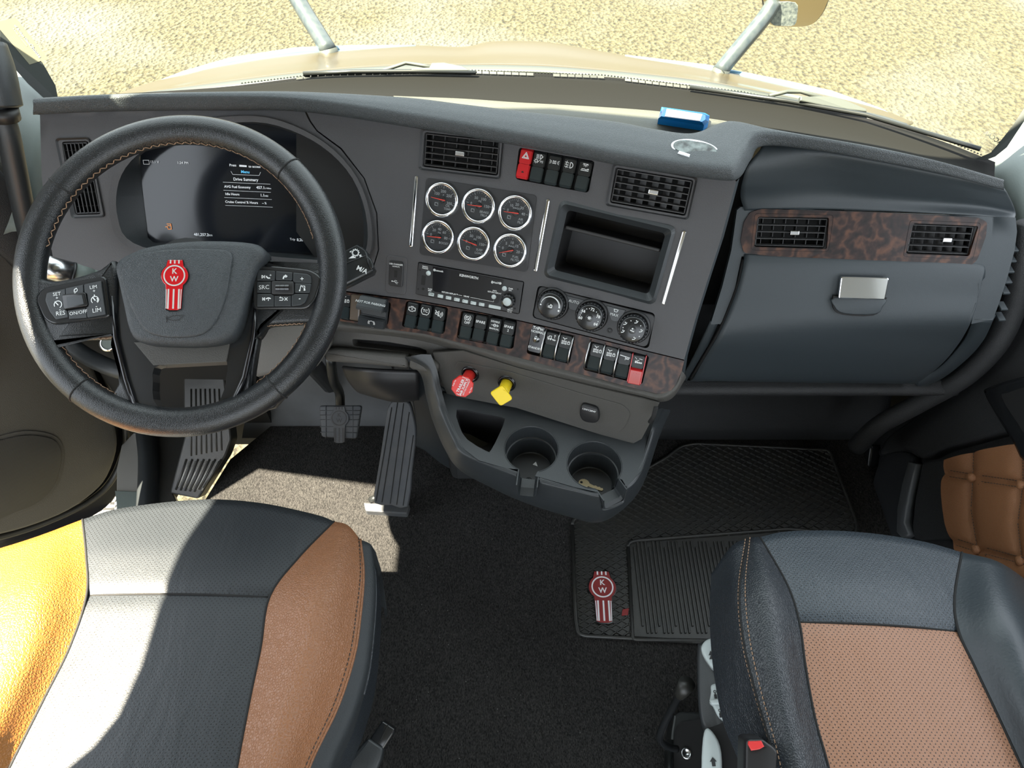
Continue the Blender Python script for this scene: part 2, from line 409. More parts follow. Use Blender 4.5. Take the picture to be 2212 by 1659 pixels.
M_pass = mat('passenger_plastic', (.025, .0325, .037), .5, bump=.25, bscale=1100)
M_black = mat('black_plastic', (.012, .012, .013), .45, bump=.1, bscale=800)
M_deep = mat('deep_black', (.004, .004, .004), .8)
M_felt = mat('defroster_black', (.0075, .0075, .007), 1.0, bump=.2, bscale=300, spec=.1)
M_gloss = mat('gloss_black', (.008, .008, .01), .15, coat=.2)
M_satin = mat('satin_black', (.012, .013, .014), .22)
M_switch = mat('switch_plastic', (.014, .016, .017), .3)
M_switchlow = mat('switch_lens', (.021, .028, .030), .22)
M_lower = mat('lower_dash_plastic', (.050, .048, .043), .6, bump=.5, bscale=700)
M_cons = mat('console_plastic', (.021, .0245, .027), .42, bump=.2, bscale=900)
M_wood = woodmat()
M_chrome = mat('chrome', (.8, .82, .85), .08, metal=1)
M_brush = mat('satin_chrome', (.55, .56, .57), .25, metal=1)
M_white = mat('white_print', (.62, .64, .64), .6)
M_grey = mat('grey_print', (.25, .26, .27), .6)
M_red = mat('red_plastic', (.42, .012, .016), .3)
M_redclear = mat('red_guard', (.35, .008, .01), .15, coat=.5)
M_valve = mat('valve_red', (.55, .02, .015), .35)
M_yel = mat('valve_yellow', (.72, .52, .01), .4)
M_needle = mat('needle_red', (.65, .05, .03), .4)
M_dial = mat('dial_black', (.016, .017, .019), .5)
M_screen = mat('screen', (.006, .008, .012), .12, noise=None)
M_lens = glassmat('lens_glass', (.96, .97, .97), .012, .08)
M_glass = glassmat('windshield_glass', (.80, .84, .80), .008)
M_rim = leather('wheel_leather', (.012, .0135, .015), .30, scale=480, strength=.25, crease=-.2)
M_hub = leather('airbag_cover', (.026, .031, .035), .48, scale=480, strength=.5, crease=-.25)
M_stitch = mat('tan_thread', (.30, .19, .12), .7)
M_thread = mat('dark_thread', (.05, .04, .035), .7)
M_lb = leather('black_leather', (.018, .022, .027), .36, scale=300, strength=.55, crease=.15)
M_lbp = leather('black_perforated_leather', (.022, .026, .030), .45, scale=300, strength=.2, perf=True)
M_lbp2 = leather('skylit_perforated_leather', (.034, .044, .054), .42, scale=300, strength=.4, perf=True)  # black leather with the blue of the sky painted into its colour
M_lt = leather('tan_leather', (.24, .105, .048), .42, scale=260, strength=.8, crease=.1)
M_ltsun = leather('sunlit_tan_leather', (.25, .095, .016), .42, scale=260, strength=.8, crease=.1)  # lit copy of the tan leather, the sun's yellow is in the colour
M_ltp = leather('tan_perforated_leather', (.27, .135, .078), .45, scale=300, strength=.4, perf=True, perfcol=(.03, .012, .006))
M_ltd = leather('tan_door_leather', (.26, .115, .05), .5, scale=420, strength=.5)
M_carpet = carpetmat()
M_rub = mat('mat_rubber', (.022, .023, .022), .42, bump=.5, bscale=90, noise=(14, (.028, .027, .023)))
M_ped = mat('pedal_rubber', (.045, .049, .055), .6, bump=.25, bscale=300, noise=(30, (.06, .062, .064)))
M_trimg = mat('pillar_trim', (.12, .145, .133), .7, bump=.2, bscale=600)
M_fire = mat('firewall_grey', (.095, .10, .105), .8, bump=.3, bscale=60, noise=(12, (.075, .078, .08)))
M_gravel = gravelmat()
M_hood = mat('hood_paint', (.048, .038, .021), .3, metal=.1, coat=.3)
M_hoode = mat('cowl_grey', (.045, .05, .045), .5)
M_arm = mat('mirror_arm', (.028, .038, .044), .35, noise=(60, (.05, .058, .06)))
M_alu = mat('step_aluminium', (.42, .41, .38), .45, metal=.6)
M_door = leather('door_panel_grey', (.062, .058, .050), .65, scale=420, strength=.5, crease=-.25)
M_doorR = leather('door_panel_dark', (.019, .020, .021), .55, scale=420, strength=.5, crease=-.25)
M_grl = grillemat('speaker_grille', (.055, .052, .046), (.006, .006, .006), 300)
M_grlR = mat('speaker_cloth', (.012, .014, .017), .9, bump=.6, bscale=900)
M_blue = mat('blue_plastic', (.005, .22, .62), .25, coat=.4)
M_paper = mat('paper_label', (.75, .76, .78), .7)
M_knobg = mat('light_grey_plastic', (.42, .47, .47), .45)
M_cer = mat('frit_black', (.012, .016, .015), .5)
M_brass = mat('brass', (.36, .28, .15), .35, metal=.3)
M_head = mat('headliner', (.30, .30, .28), .9)
M_teal = mat('peeled_badge', (.2, .23, .22), .35, metal=.3, noise=(70, (.03, .03, .03)))
M_stk = mat('sticker', (.16, .15, .10), .7)
M_emb = mat('emblem_red', (.45, .006, .012), .12, coat=.8)
M_embm = mat('mat_emblem_red', (.22, .018, .018), .6)
M_steel = mat('black_steel', (.02, .022, .022), .35, metal=.3)
# ============================================================ SETTING
def quadbox(name, lo, hi, m, label=None):
    mb = MB().box(lo, hi); o = part(mb, name, m, None); return struct(o, label)
# gravel yard
mb = MB(); mb.add([(-40, -25, -1.3), (40, -25, -1.3), (40, 60, -1.3), (-40, 60, -1.3)], [(0, 1, 2, 3)])
struct(part(mb, 'ground', M_gravel, None), 'pale yellow gravel yard outside the cab')
# cab floor
FLO = [(-.78, -1.2), (-.80, .60), (-.70, .95), (-.62, 1.05), (.95, 1.05), (.95, -1.2)]
mb = MB().prism(FLO, -.03, 0); struct(part(mb, 'floor', M_carpet, None), 'black looped cab carpet')
# roof, rear walls, door headers (all behind or above the camera's view; roof edge and left panel are shaped to place the sun patches)
mb = MB().prism([(-1.02, -1.2), (1.02, -1.2), (1.02, .95), (.42, .93), (.14, .87), (-.19, .89), (-.45, .935), (-1.02, .935)], 1.86, 1.92); struct(part(mb, 'ceiling', M_head, None))  # front edge notched so that sun falls on the dash shelf
quadbox('wall_left', (-1.06, -1.2, -.2), (-1.0, .01, 1.86), M_head)
mb = MB(); mb.box((-1.06, -.02, 1.64), (-1.0, .93, 1.86))
mb.prism([(.70, .42), (.85, .42), (1.0, .56), (1.12, .62), (1.28, .86), (1.28, .98), (1.05, 1.64), (.60, 1.64), (.80, .80), (.75, .60)], 0, .05, Matrix(((0, 0, 1, -1.055), (1, 0, 0, 0), (0, 1, 0, 0), (0, 0, 0, 1))))  # unseen panel added to block sun from the foot rest and pillar trim
mb.prism([(.01, 1.64), (.01, 1.52), (.03, 1.58), (.06, 1.62), (.12, 1.64)], 0, .06, Matrix(((0, 0, 1, -1.06), (1, 0, 0, 0), (0, 1, 0, 0), (0, 0, 0, 1))))
struct(part(mb, 'trim_1', M_head, None), 'header above the open left door with an added unseen sun-blocking panel')
mb = MB(); mb.box((1.0, -1.2, -.2), (1.06, -.03, 1.86)); mb.box((1.0, -.03, 1.51), (1.06, .80, 1.86))
struct(part(mb, 'wall_right', M_head, None))
mb = MB(); mb.box((.965, -.03, -.1), (1.0, 1.16, .72)); struct(part(mb, 'trim_4', M_deep, None), 'added black filler hiding the bright gap behind the passenger door')  # added to cover the gap where the bright outside showed through
mb = MB(); mb.box((-.97, 1.06, -.1), (-.62, 1.10, .56)); struct(part(mb, 'trim_5', M_deep, None), 'added black panel keeping the driver footwell dark')  # black box added where the footwell came out too bright
# firewall and footwell walls
mb = MB(); mb.box((-.80, 1.10, -.05), (.98, 1.14, .70))
mb.loft([[V((-.70, 1.10, .34)), V((-.40, 1.10, .34)), V((-.30, 1.10, .34))], [V((-.69, 1.085, .04)), V((-.40, 1.085, .04)), V((-.28, 1.085, .04))], [V((-.69, 1.02, -.01)), V((-.4, 1.02, -.01)), V((-.27, 1.02, -.01))]], 8, 8)
struct(part(mb, 'wall_front', M_fire, None), 'grey insulated firewall behind the pedals')
# windshield
gb = [(120, 212, .80), (290, 203, .80), (500, 185, .80), (700, 161, .80), (1000, 154, .80), (1300, 165, .80), (1600, 201, .80), (1900, 261, .80), (2050, 309, .795), (2130, 343, .79)]
GB = [Z(*p) for p in gb]
GT = [V((-.84, .62, 1.80)), V((-.6, .74, 1.80)), V((0, .84, 1.80)), V((.6, .70, 1.80)), V((.86, .56, 1.80))]
mb = MB(); gbr = crom(GB, 40); gtr = crom(GT, 40)
mid = [(a+b)/2+V((0, .05, 0)) for a, b in zip(gbr, gtr)]
mb.grid([gbr, [crom([a, m_, b], 9)[2] for a, m_, b in zip(gbr, mid, gtr)], mid, gtr])
win = struct(part(mb, 'window_1', M_glass, None), 'curved windshield glass')
def glass_pt(i, t, off=0):
    a, m_, b = gbr[i], mid[i], gtr[i]; return crom([a, m_, b], 41)[max(0, min(40, int(t*40)))]+V((0, off, 0))
# black frit bands round the glass (inside face)
fr_ = MB()
BL = [(0, 118), (0, 47), (45, 85), (92, 136), (120, 185), (125, 211), (96, 213), (60, 180), (25, 140)]
PL = Plane(Z(100, 212, .80), V((.55, -.62, .56)))
fr_.slab(PL, BL, -.002, .001)
BR = [(2212, 262), (2175, 318), (2150, 338), (2128, 346), (2108, 343), (2140, 330), (2165, 300), (2190, 268), (2240, 190), (2240, 230)]
PR = Plane(Z(2130, 343, .79), V((-.55, -.62, .56)))
fr_.slab(PR, BR, -.002, .001)
part(fr_, 'frit_band', M_cer, win, 'black printed border at the corners of the glass')
fd = MB()
for (u0, u1, st) in ((790, 1010, 16), (1010, 1140, 16), (1195, 1300, 16), (1350, 1560, 15), (1575, 1680, 15), (640, 770, 16)):
    u = u0
    while u < u1:
        def vv(x):
            for a, b in zip(gb, gb[1:]):
                if a[0] <= x <= b[0]: return a[1]+(b[1]-a[1])*(x-a[0])/(b[0]-a[0])
        p = [Z(u, vv(u)+3.5, .803), Z(u+st-2, vv(u+st-2)+3.5, .803), Z(u+st-2, vv(u+st-2)-2, .806), Z(u, vv(u)-2, .806)]
        fd.add(p, [(0, 1, 2, 3)]); u += st
part(fd, 'frit_dash', M_cer, win)['kind'] = 'stuff'
dz = MB(); u = 520
while u < 2120:
    y0 = vv(u)-5; p = [Z(u, y0+3, .806), Z(u+3, y0, .808), Z(u+6, y0+3, .806), Z(u+3, y0+4, .805)]; dz.add(p, [(0, 1, 2, 3)]); u += 7
part(dz, 'frit_dot', M_cer, win)['kind'] = 'stuff'
# A-pillar trims
mb = MB(); mb.loft([[pd(-60, 60, 1.45), pd(30, 148, 1.40), pd(98, 214, 1.36), pd(120, 240, 1.36)],
                    [pd(-60, 200, 1.35), pd(20, 250, 1.33), pd(78, 300, 1.32), pd(92, 330, 1.34)],
                    [pd(-60, 420, 1.32), pd(30, 400, 1.33), pd(80, 440, 1.34), pd(92, 460, 1.36)],
                    [pd(-20, 520, 1.34), pd(45, 500, 1.35), pd(85, 560, 1.37), pd(100, 575, 1.38)]], 14, 14)
struct(part(mb, 'trim_2', M_trimg, None, solid=.01), 'pale grey-green left windshield pillar trim')
mb = MB(); mb.loft([[pd(2100, 362, 1.30), pd(2150, 346, 1.30), pd(2190, 300, 1.33), pd(2290, 130, 1.5)],
                    [pd(2150, 395, 1.28), pd(2180, 375, 1.26), pd(2220, 350, 1.26), pd(2300, 300, 1.3)],
                    [pd(2180, 470, 1.30), pd(2195, 470, 1.28), pd(2225, 450, 1.26), pd(2300, 430, 1.28)],
                    [pd(2178, 620, 1.34), pd(2195, 600, 1.33), pd(2225, 590, 1.30), pd(2300, 580, 1.30)]], 14, 14)
struct(part(mb, 'trim_3', M_trimg, None, solid=.01), 'pale grey-green right windshield pillar trim')

# ============================================================ OUTSIDE: hood, mirrors, wipers
hood = thing('hood', 'glossy sand coloured hood beyond the windshield base', 'hood', (0, 1.6, .7))
sil = [(270, 206), (330, 183), (400, 163), (500, 136), (640, 114), (760, 106), (898, 100), (1000, 103), (1055, 92), (1120, 90), (1200, 95), (1350, 122), (1525, 149), (1700, 187), (1790, 207), (1895, 241), (1960, 268)]
basev = [(270, 212), (330, 205), (400, 196), (500, 183), (640, 166), (760, 155), (898, 148), (1000, 148), (1055, 148), (1120, 149), (1200, 152), (1350, 164), (1525, 184), (1700, 217), (1790, 235), (1895, 255), (1960, 275)]
r0 = [Z(u, v+4, .79) for u, v in basev]; r1 = [Z(u, v-8, .785) for u, v in basev]
r2 = [Z(a[0], b[1]*.55+a[1]*.45-2, .75) for a, b in zip(sil, basev)]; r3 = [Z(u, v, .67) for u, v in sil]
r4 = [p+V((0, .25, -.22)) for p in r3]; r5 = [p+V((0, .5, -.75)) for p in r3]
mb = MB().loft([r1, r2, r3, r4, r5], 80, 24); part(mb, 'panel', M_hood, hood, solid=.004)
mb = MB().loft([r0, r1], 60, 2); part(mb, 'cowl', M_hoode, hood, 'dull grey cowl strip at the windshield base', solid=.004)
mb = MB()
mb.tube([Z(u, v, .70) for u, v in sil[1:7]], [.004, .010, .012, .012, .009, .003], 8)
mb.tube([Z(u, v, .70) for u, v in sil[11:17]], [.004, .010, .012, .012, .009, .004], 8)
part(mb, 'fender_edge', mat('fender_sky_tint', (.10, .2, .29), .15, coat=.6), hood, 'fender edge with the blue sky reflection put in its colour')  # sky reflection painted on as a blue tube
def mirror_arm(label, pts, r, g=None):
    t = thing('mirror_arm', label, 'mirror arm', pts[0], 'hood mirror arms')
    part(MB().tube(crom(pts, 14), r, 12), 'tube', M_arm, t)
    part(MB().tube([pts[0]-V((0, 0, .02)), pts[0]+(pts[1]-pts[0]).normalized()*.01], r*1.12, 14), 'foot', M_hoode, t); return t
a0 = Z(712, 112, .72); a1 = Y(655, 20, a0.y+.12); a2 = Y(610, -60, a0.y+.2)
mirror_arm('left grey-blue hood mirror arm standing on the hood', [a0, (a0+a1)/2, a1, a2], .0185)
b0 = Z(1553, 156, .72); b1 = Y(1648, 42, b0.y+.08); b2 = Y(1672, 5, b0.y+.10)
mirror_arm('right grey-blue hood mirror arm carrying the round-edged mirror', [b0, (b0*.6+b1*.4), b1, b2], .0165)
PM = Plane(Y(1710, 30, b0.y+.09), V((-.2, -.97, -.02)))
hm = thing('hood_mirror', 'hood mirror with dark stained glass at the top of the frame', 'mirror', PM.hit(1715, 20))
shell = smooth_poly([(1655, -60), (1648, 20), (1658, 52), (1700, 60), (1745, 58), (1770, 42), (1790, 5), (1800, -60)], 4)
part(MB().slab(PM, shell, -.05, .0, .006, True), 'housing', M_black, hm)
gl = inset(shell, 4); part(MB().slab(PM, gl, .0, .003), 'glass', mat('mirror_glass', (.75, .72, .6), .05, metal=1), hm)
part(MB().slab(PM, smooth_poly([(1662, 8), (1665, 48), (1690, 54), (1716, 52), (1722, 30), (1718, 4)], 3), .003, .004), 'stain', mat('mirror_stain', (.06, .075, .08), .6, noise=(150, (.2, .22, .2))), hm, 'dark wet patch')
# a scrap of grille emblem seen at the very top
# wipers
def wiper(label, arm, hub, blade):
    t = thing('wiper', label, 'wiper', arm[0], 'windshield wipers')
    part(MB().tube(arm, .0035, 6), 'arm', M_hoode, t)
    part(MB().tube(blade, .004, 6), 'blade', M_steel, t)
    P = Plane(hub[0], V((0, -.5, .85)))
    part(MB().slab(P, hub[1], 0, .008, .002), 'hinge', M_hoode, t)
PG = lambda u, v, z=.81: Z(u, v, z)
wiper('wiper left of centre outside the windshield base', [PG(822, 154), PG(876, 136), PG(905, 140), PG(940, 147)], (PG(960, 150), [(928, 150), (934, 140), (960, 139), (1000, 147), (1015, 155), (1030, 158), (890, 157), (890, 151)]), [PG(655, 159), PG(760, 155), PG(890, 154), PG(1028, 157)])
wiper('wiper on the right outside the windshield base', [PG(1662, 207), PG(1700, 198), PG(1730, 198), PG(1775, 212)], (PG(1790, 225), [(1725, 213), (1770, 212), (1800, 214), (1835, 226), (1868, 240), (1868, 246), (1800, 238), (1725, 222)]), [PG(1490, 188), PG(1700, 218), PG(1870, 248), PG(2118, 322)])
st = thing('glass_sticker', 'pale creased repair sticker in the upper left corner of the windshield', 'sticker', PL.hit(50, 90))
part(MB().slab(PL, [(-12, 50), (33, 38), (104, 127), (64, 140)], .001, .0016), 'paper', M_stk, st)
mb = MB()
for i in range(9):
    f = mkframe(PL.hit(22+i*7, 62+i*7.6), PL.n, (PL.hit(80, 118)-PL.hit(22, 50)).normalized())
F_ = mkframe(PL.hit(47, 89), PL.n, (PL.hit(74, 112)-PL.hit(32, 58)).normalized())
mb.text('Choose', F_, .008, True, x=.022, y=.008, h=.002); mb.text('of Broken Glass', F_, .0055, True, x=-.008, y=.0075, h=.002); mb.text('A Range of Phenomena', F_, .0035, x=-.006, y=.002, h=.002)
for k in range(4): mb.text('.......... ....... ............', F_, .0035, x=.0, y=-.002-.003*k, h=.002)
part(mb, 'lettering', M_grey, st)
s2 = thing('glass_marking', 'maker marking printed backwards in the lower right windshield corner', 'marking', PR.hit(2145, 305))
Fm = PR.frame(2148, 300); Fm = Fm @ Matrix.Rotation(math.radians(-12), 4, 'Z') @ Matrix.Scale(-1, 4, (1, 0, 0)); mb = MB(); mb.text('PACCAR', Fm, .010, True)
for k in range(4): mb.text('TEMPERED AS 1', Fm, .004, y=-.008-.004*k)
part(mb, 'lettering', M_dial, s2)

# ============================================================ DASHBOARD
FP = [(-.773, 1.074), (-.663, 1.085), (-.480, 1.087), (-.341, 1.083), (-.25, 1.064), (-.154, 1.036), (-.034, 1.002), (.068, .97), (.165, .937), (.254, .914), (.335, .898)]
TF = math.tan(math.radians(35))
F = HF(FP, TF, .862)
G = HF([(.35, .972), (.413, .968), (.776, .945), (.90, .935)], .70, .74)
dash = thing('dashboard', 'wide dark grey truck dashboard with padded top under the windshield', 'dashboard', (0, 1.0, .6))
# --- padded top
row0 = [(75, 247, .862), (240, 241, .862), (480, 239, .862), (660, 242, .862), (900, 277, .862), (1060, 304, .862), (1200, 329, .862), (1340, 357, .862), (1470, 377, .862), (1560, 389, .862), (1597, 384, .862), (1622, 345, .862), (1650, 313, .862), (1760, 321, .862), (1900, 346, .855), (2030, 371, .835), (2165, 405, .80)]
row1 = [(72, 226, .892), (240, 216, .892), (480, 212, .892), (660, 218, .892), (900, 252, .892), (1060, 280, .892), (1200, 305, .892), (1340, 333, .892), (1470, 354, .892), (1560, 364, .892), (1588, 356, .892), (1610, 325, .888), (1642, 296, .885), (1760, 306, .885), (1900, 331, .877), (2030, 358, .857), (2168, 396, .82)]
row3 = [(78, 213, .893), (240, 205, .893), (480, 199, .893), (660, 199, .893), (870, 210, .893), (1000, 225, .893), (1118, 239, .893), (1317, 261, .893), (1416, 279, .893), (1497, 288, .893), (1555, 267, .890), (1590, 262, .888), (1662, 278, .888), (1760, 297, .886), (1900, 322, .878), (2030, 352, .858), (2160, 390, .82)]
R0 = [Z(*p) for p in row0]; R1 = [Z(*p) for p in row1]; R3 = [Z(*p) for p in row3]
R05 = [(a+b)/2+V((0, -.008, -.003)) for a, b in zip(R0, R1)]
R00 = [p+V((0, .012, -.006)) for p in R0]
R2 = [a*.75+b*.25+V((0, .0, .004)) for a, b in zip(R1, R3)]
R25 = [a*.4+b*.6+V((0, 0, .004)) for a, b in zip(R1, R3)]
R4 = [p+V((0, .012, -.018)) for p in R3]; R5 = [p+V((0, .014, -.04)) for p in R3]
mb = MB().loft([R00, R0, R05, R1, R2, R25, R3, R4, R5], 150, 40); part(mb, 'top_pad', M_pad, dash)
# end caps of the pad
for i in (0, -1):
    pts = [r[i] for r in (R00, R0, R05, R1, R2, R25, R3, R4, R5)]
    part(MB().add(pts, [tuple(range(len(pts)))]), 'pad_end', M_pad, dash)
# --- shelf behind the pad, then the black defroster strip
T0 = [p+V((0, -.01, -.036)) for p in R3[4:12]]
tf = [(850, 207, .857), (1000, 213, .857), (1118, 221, .857), (1300, 231, .857), (1420, 240, .857), (1500, 251, .857), (1560, 260, .857), (1600, 266, .857)]
T1 = [Z(*p) for p in tf]
mb = MB().loft([T0, T1], 50, 4); part(mb, 'dash_shelf', mat('shelf_pad', (.075, .075, .06), .6, bump=.6, bscale=500), dash, 'recessed shelf behind the pad', solid=.004)
lo_ = [(200, 214, .857), (480, 199, .857), (700, 201, .857), (870, 208, .857), (1000, 213, .857), (1118, 221, .857), (1300, 231, .857), (1420, 240, .857), (1560, 260, .857), (1662, 276, .857), (1760, 295, .857), (1900, 322, .85), (2030, 351, .83), (2165, 392, .80)]
hi_ = [(200, 206, .795), (480, 188, .797), (700, 162, .797), (870, 156, .797), (1000, 155, .797), (1118, 157, .797), (1300, 166, .797), (1420, 178, .797), (1560, 196, .797), (1662, 214, .797), (1760, 233, .797), (1900, 262, .79), (2030, 303, .785), (2150, 350, .78)]
L0 = [Z(u, v+3, z) for u, v, z in lo_]; L1 = [Z(*p) for p in hi_]; Lm = [(a+b)/2+V((0, .0, -.012)) for a, b in zip(L0, L1)]
mb = MB().loft([L0, Lm, L1], 70, 8); part(mb, 'defroster_strip', M_felt, dash, 'matt black strip along the windshield base', solid=.004)
M_slat = mat('slat_plastic', (.030, .030, .031), .45)
# --- helper: quads in pixels -> local frame, width, height
def qframe(S, q, rot=0):
    c = (sum(p[0] for p in q)/4, sum(p[1] for p in q)/4); P = [S.hit(*p) for p in q]
    o = (P[0]+P[1]+P[2]+P[3])/4; n = S.nor(o); ex = ((P[1]-P[0])+(P[2]-P[3])).normalized()
    M = mkframe(o, n, ex); wd = ((P[1]-P[0]).length+(P[2]-P[3]).length)/2; hg = ((P[3]-P[0]).length+(P[2]-P[1]).length)/2
    return M, wd, hg
def rrect(w, h, r, n=4, x=0, y=0):
    out = []
    for cx, cy, a0 in ((w/2-r, h/2-r, 0), (-w/2+r, h/2-r, 90), (-w/2+r, -h/2+r, 180), (w/2-r, -h/2+r, 270)):
        for k in range(n+1):
            a = math.radians(a0+90*k/n); out.append((x+cx+r*math.cos(a), y+cy+r*math.sin(a)))
    return out
def ring(mb, P, Q, hP, hQ, M):
    n = len(P); return mb.add([(p[0], p[1], hP) for p in P]+[(q[0], q[1], hQ) for q in Q], [(i, (i+1) % n, n+(i+1) % n, n+i) for i in range(n)], M, False)
def cavity(mb, M, w, h, d, r=.003):
    P = rrect(w, h, r); ring(mb, P, P, 0.0, -d, M); mb.add([(p[0], p[1], -d) for p in P], [tuple(range(len(P)))], M, False)
def air_vent(S, q, parent, nh=5, nv=6, vertical=False, open_=0, tabx=0, label=None):
    M, wd, hg = qframe(S, q)
    t = put(None, 'air_vent', None, parent, M, label)
    mb = MB(); P = rrect(wd+.010, hg+.010, .005); Q = rrect(wd-.002, hg-.002, .004); R_ = rrect(wd+.010, hg+.010, .005)
    ring(mb, P, Q, .003, -.004, M); ring(mb, R_, P, -.002, .003, M); cavity(mb, M @ Matrix.Translation((0, 0, -.004)), wd-.002, hg-.002, .035)
    part(mb, 'vent_frame', M_black, t); mb = MB(); mb.add([(-wd/2, -hg/2, -.03), (wd/2, -hg/2, -.03), (wd/2, hg/2, -.03), (-wd/2, hg/2, -.03)], [(0, 1, 2, 3)], M, False); part(mb, 'vent_back', M_deep, t)
    a, b = (hg, wd) if vertical else (wd, hg)
    MM = M @ Matrix.Rotation(math.pi/2, 4, 'Z') if vertical else M
    w_, h_ = (hg-.006, wd-.006) if vertical else (wd-.006, hg-.006)
    bar = MB().box((-w_/2, -.0008, -.007), (w_/2, .0009, 0), bev=.0004).mesh('slat')
    for k in range(nh):
        y = h_/2-h_*(k)/(nh-1); put(bar, 'slat', M_slat, t, MM @ Matrix.Translation((0, y, -.002)) @ Matrix.Rotation(math.radians(18), 4, 'X'))
    side = MB().box((-.0009, -h_/2, -.008), (.0009, h_/2, 0)).mesh('slat')
    for sx in (-1, 1): put(side, 'slat', M_black, t, MM @ Matrix.Translation((sx*w_/2, 0, -.003)))
    vane = MB().box((-.0005, -h_/2, -.012), (.0005, h_/2, 0)).mesh('vane')
    for k in range(nv):
        x = -w_/2+w_*(k+.5)/nv; put(vane, 'vane', M_slat, t, MM @ Matrix.Translation((x, 0, -.0075)) @ Matrix.Rotation(math.radians(open_), 4, 'Y'))
    put(MB().box((-.0075, -.0035, -.004), (.0075, .0035, .006), bev=.0012).mesh('tab'), 'tab', M_brush, t, MM @ Matrix.Translation((tabx, 0, 0)), 'satin chrome tab')
    return t
# --- left (driver) panel
outL = [(86, 238), (240, 232), (480, 230), (654, 233), (668, 262), (684, 284), (735, 322), (785, 385), (812, 460), (816, 540), (800, 592), (740, 628), (640, 640), (400, 640), (200, 632), (150, 640), (120, 585), (100, 480), (90, 380)]
hoodL = smooth_poly([(238, 425), (250, 375), (285, 330), (350, 290), (430, 262), (500, 252), (580, 254), (660, 282), (725, 325), (775, 385), (802, 460), (805, 535), (780, 566), (700, 570), (500, 560), (330, 548), (262, 520), (242, 475)], 3)
ventL = [(133, 306), (190, 304), (218, 463), (157, 465)]
mb = MB().sheet(F, outL, [hoodL, rpoly(ventL, 6)], 45, 0, .02); part(mb, 'driver_panel', M_dash, dash)
# cluster hood bezel sloping to the display
disp = smooth_poly([(303, 350), (316, 325), (380, 298), (470, 272), (560, 268), (640, 290), (715, 335), (752, 372), (764, 410), (764, 520), (764, 549), (740, 553), (600, 546), (400, 530), (327, 522), (318, 490)], 3)
FD = Plane(F.off(-.035).hit(480, 420), V((0, -1, TF)))
mb = MB(); A = [F.hit(*p) for p in hoodL]; nA = [F.nor(p) for p in A]
rim_ = [a+n*.006 for a, n in zip(A, nA)]; hin = inset(hoodL, 13); I_ = [F.off(.004).hit(*p) for p in hin]
D_ = []
for p in hoodL:
    dx_, dy_ = p[0]-540, p[1]-415; lo__, hi__ = 0.0, 1.6
    for _ in range(24):
        t_ = (lo__+hi__)/2
        if inpoly(540+dx_*t_, 415+dy_*t_, disp): lo__ = t_
        else: hi__ = t_
    D_.append(FD.hit(540+dx_*lo__, 415+dy_*lo__))
# align start
def closest(P, q): return min(range(len(P)), key=lambda i: (P[i]-q).length)
n = len(A)
def loop(r): return r+[r[0]]
mb.grid([loop(A), loop(rim_), loop(I_)], False); part(mb, 'cluster_rim', M_dash, dash)
mb = MB(); mb.grid([loop(I_), loop([a*.5+b*.5-F.nor(a)*.004 for a, b in zip(I_, D_)]), loop(D_)], True); part(mb, 'cluster_hood', M_cons, dash)
air_vent(F, ventL, dash, 7, 5, True)
# --- centre panel
outC = [(658, 233), (900, 269), (1060, 296), (1200, 321), (1340, 349), (1470, 370), (1588, 384), (1590, 393), (1575, 450), (1556, 520), (1530, 600), (1502, 690), (1478, 777), (1400, 758), (1300, 733), (1200, 709), (1100, 687), (1000, 666), (900, 648), (745, 628), (803, 592), (819, 540), (815, 460), (788, 385), (738, 320), (686, 282), (672, 262)]
v1 = [(917, 285), (1080, 303), (1076, 380), (911, 360)]; v2 = [(1329, 361), (1499, 389), (1481, 467), (1317, 438)]
hz = [(1121, 318), (1285, 348), (1271, 417), (1113, 387)]
cub = [(1213, 437), (1458, 492), (1410, 656), (1178, 593)]
rad = [(903, 565), (1133, 608), (1122, 679), (899, 636)]
cli = [(1162, 616), (1416, 677), (1401, 754), (1149, 686)]
mb = MB().sheet(F, outC, [rpoly(v1, 6), rpoly(v2, 6), rpoly(hz, 8), rpoly(cub, 14), rpoly(rad, 5), rpoly(cli, 10)], 45, 0, .012)
part(mb, 'centre_panel', M_dash, dash)
air_vent(F, v1, dash, 6, 6); air_vent(F, v2, dash, 6, 6, open_=55, tabx=.004)
# seam between driver and centre panels is the 3 px gap; dark backing
mb = MB().slab(F.off(-.02), [(640, 250), (900, 285), (900, 660), (740, 640), (640, 500)], -.003, 0); part(mb, 'panel_backing', M_deep, dash)
# cubby
M, wd, hg = qframe(F, cub); mb = MB(); P = rrect(wd-.004, hg-.004, .008); Q = rrect(wd-.022, hg-.022, .006); ring(mb, rrect(wd+.006, hg+.006, .01), P, .001, .005, M); ring(mb, P, Q, .005, -.006, M)
part(mb, 'cubby_bezel', M_cons, dash)
mb = MB(); cavity(mb, M @ Matrix.Translation((0, 0, -.006)), wd-.022, hg-.022, .10, .006); part(mb, 'cubby', M_black, dash)
mb = MB().box((-(wd-.024)/2, .018, -.10), ((wd-.024)/2, .024, -.012), M, bev=.002); part(mb, 'cubby_shelf', M_black, dash)
# chrome strips
for (a, b) in (((901, 380), (889, 533)), ((1185, 430), (1157, 586)), ((1479, 498), (1432, 657))):
    p, q = F.hit(*a), F.hit(*b); n_ = F.nor(p); Ms = mkframe((p+q)/2, n_, (p-q).normalized()); L_ = (p-q).length
    mb = MB().prism(rrect(L_, .006, .0025), 0, .0035, Ms, bev=.0015); part(mb, 'chrome_strip', M_chrome, dash, 'thin chrome strip')
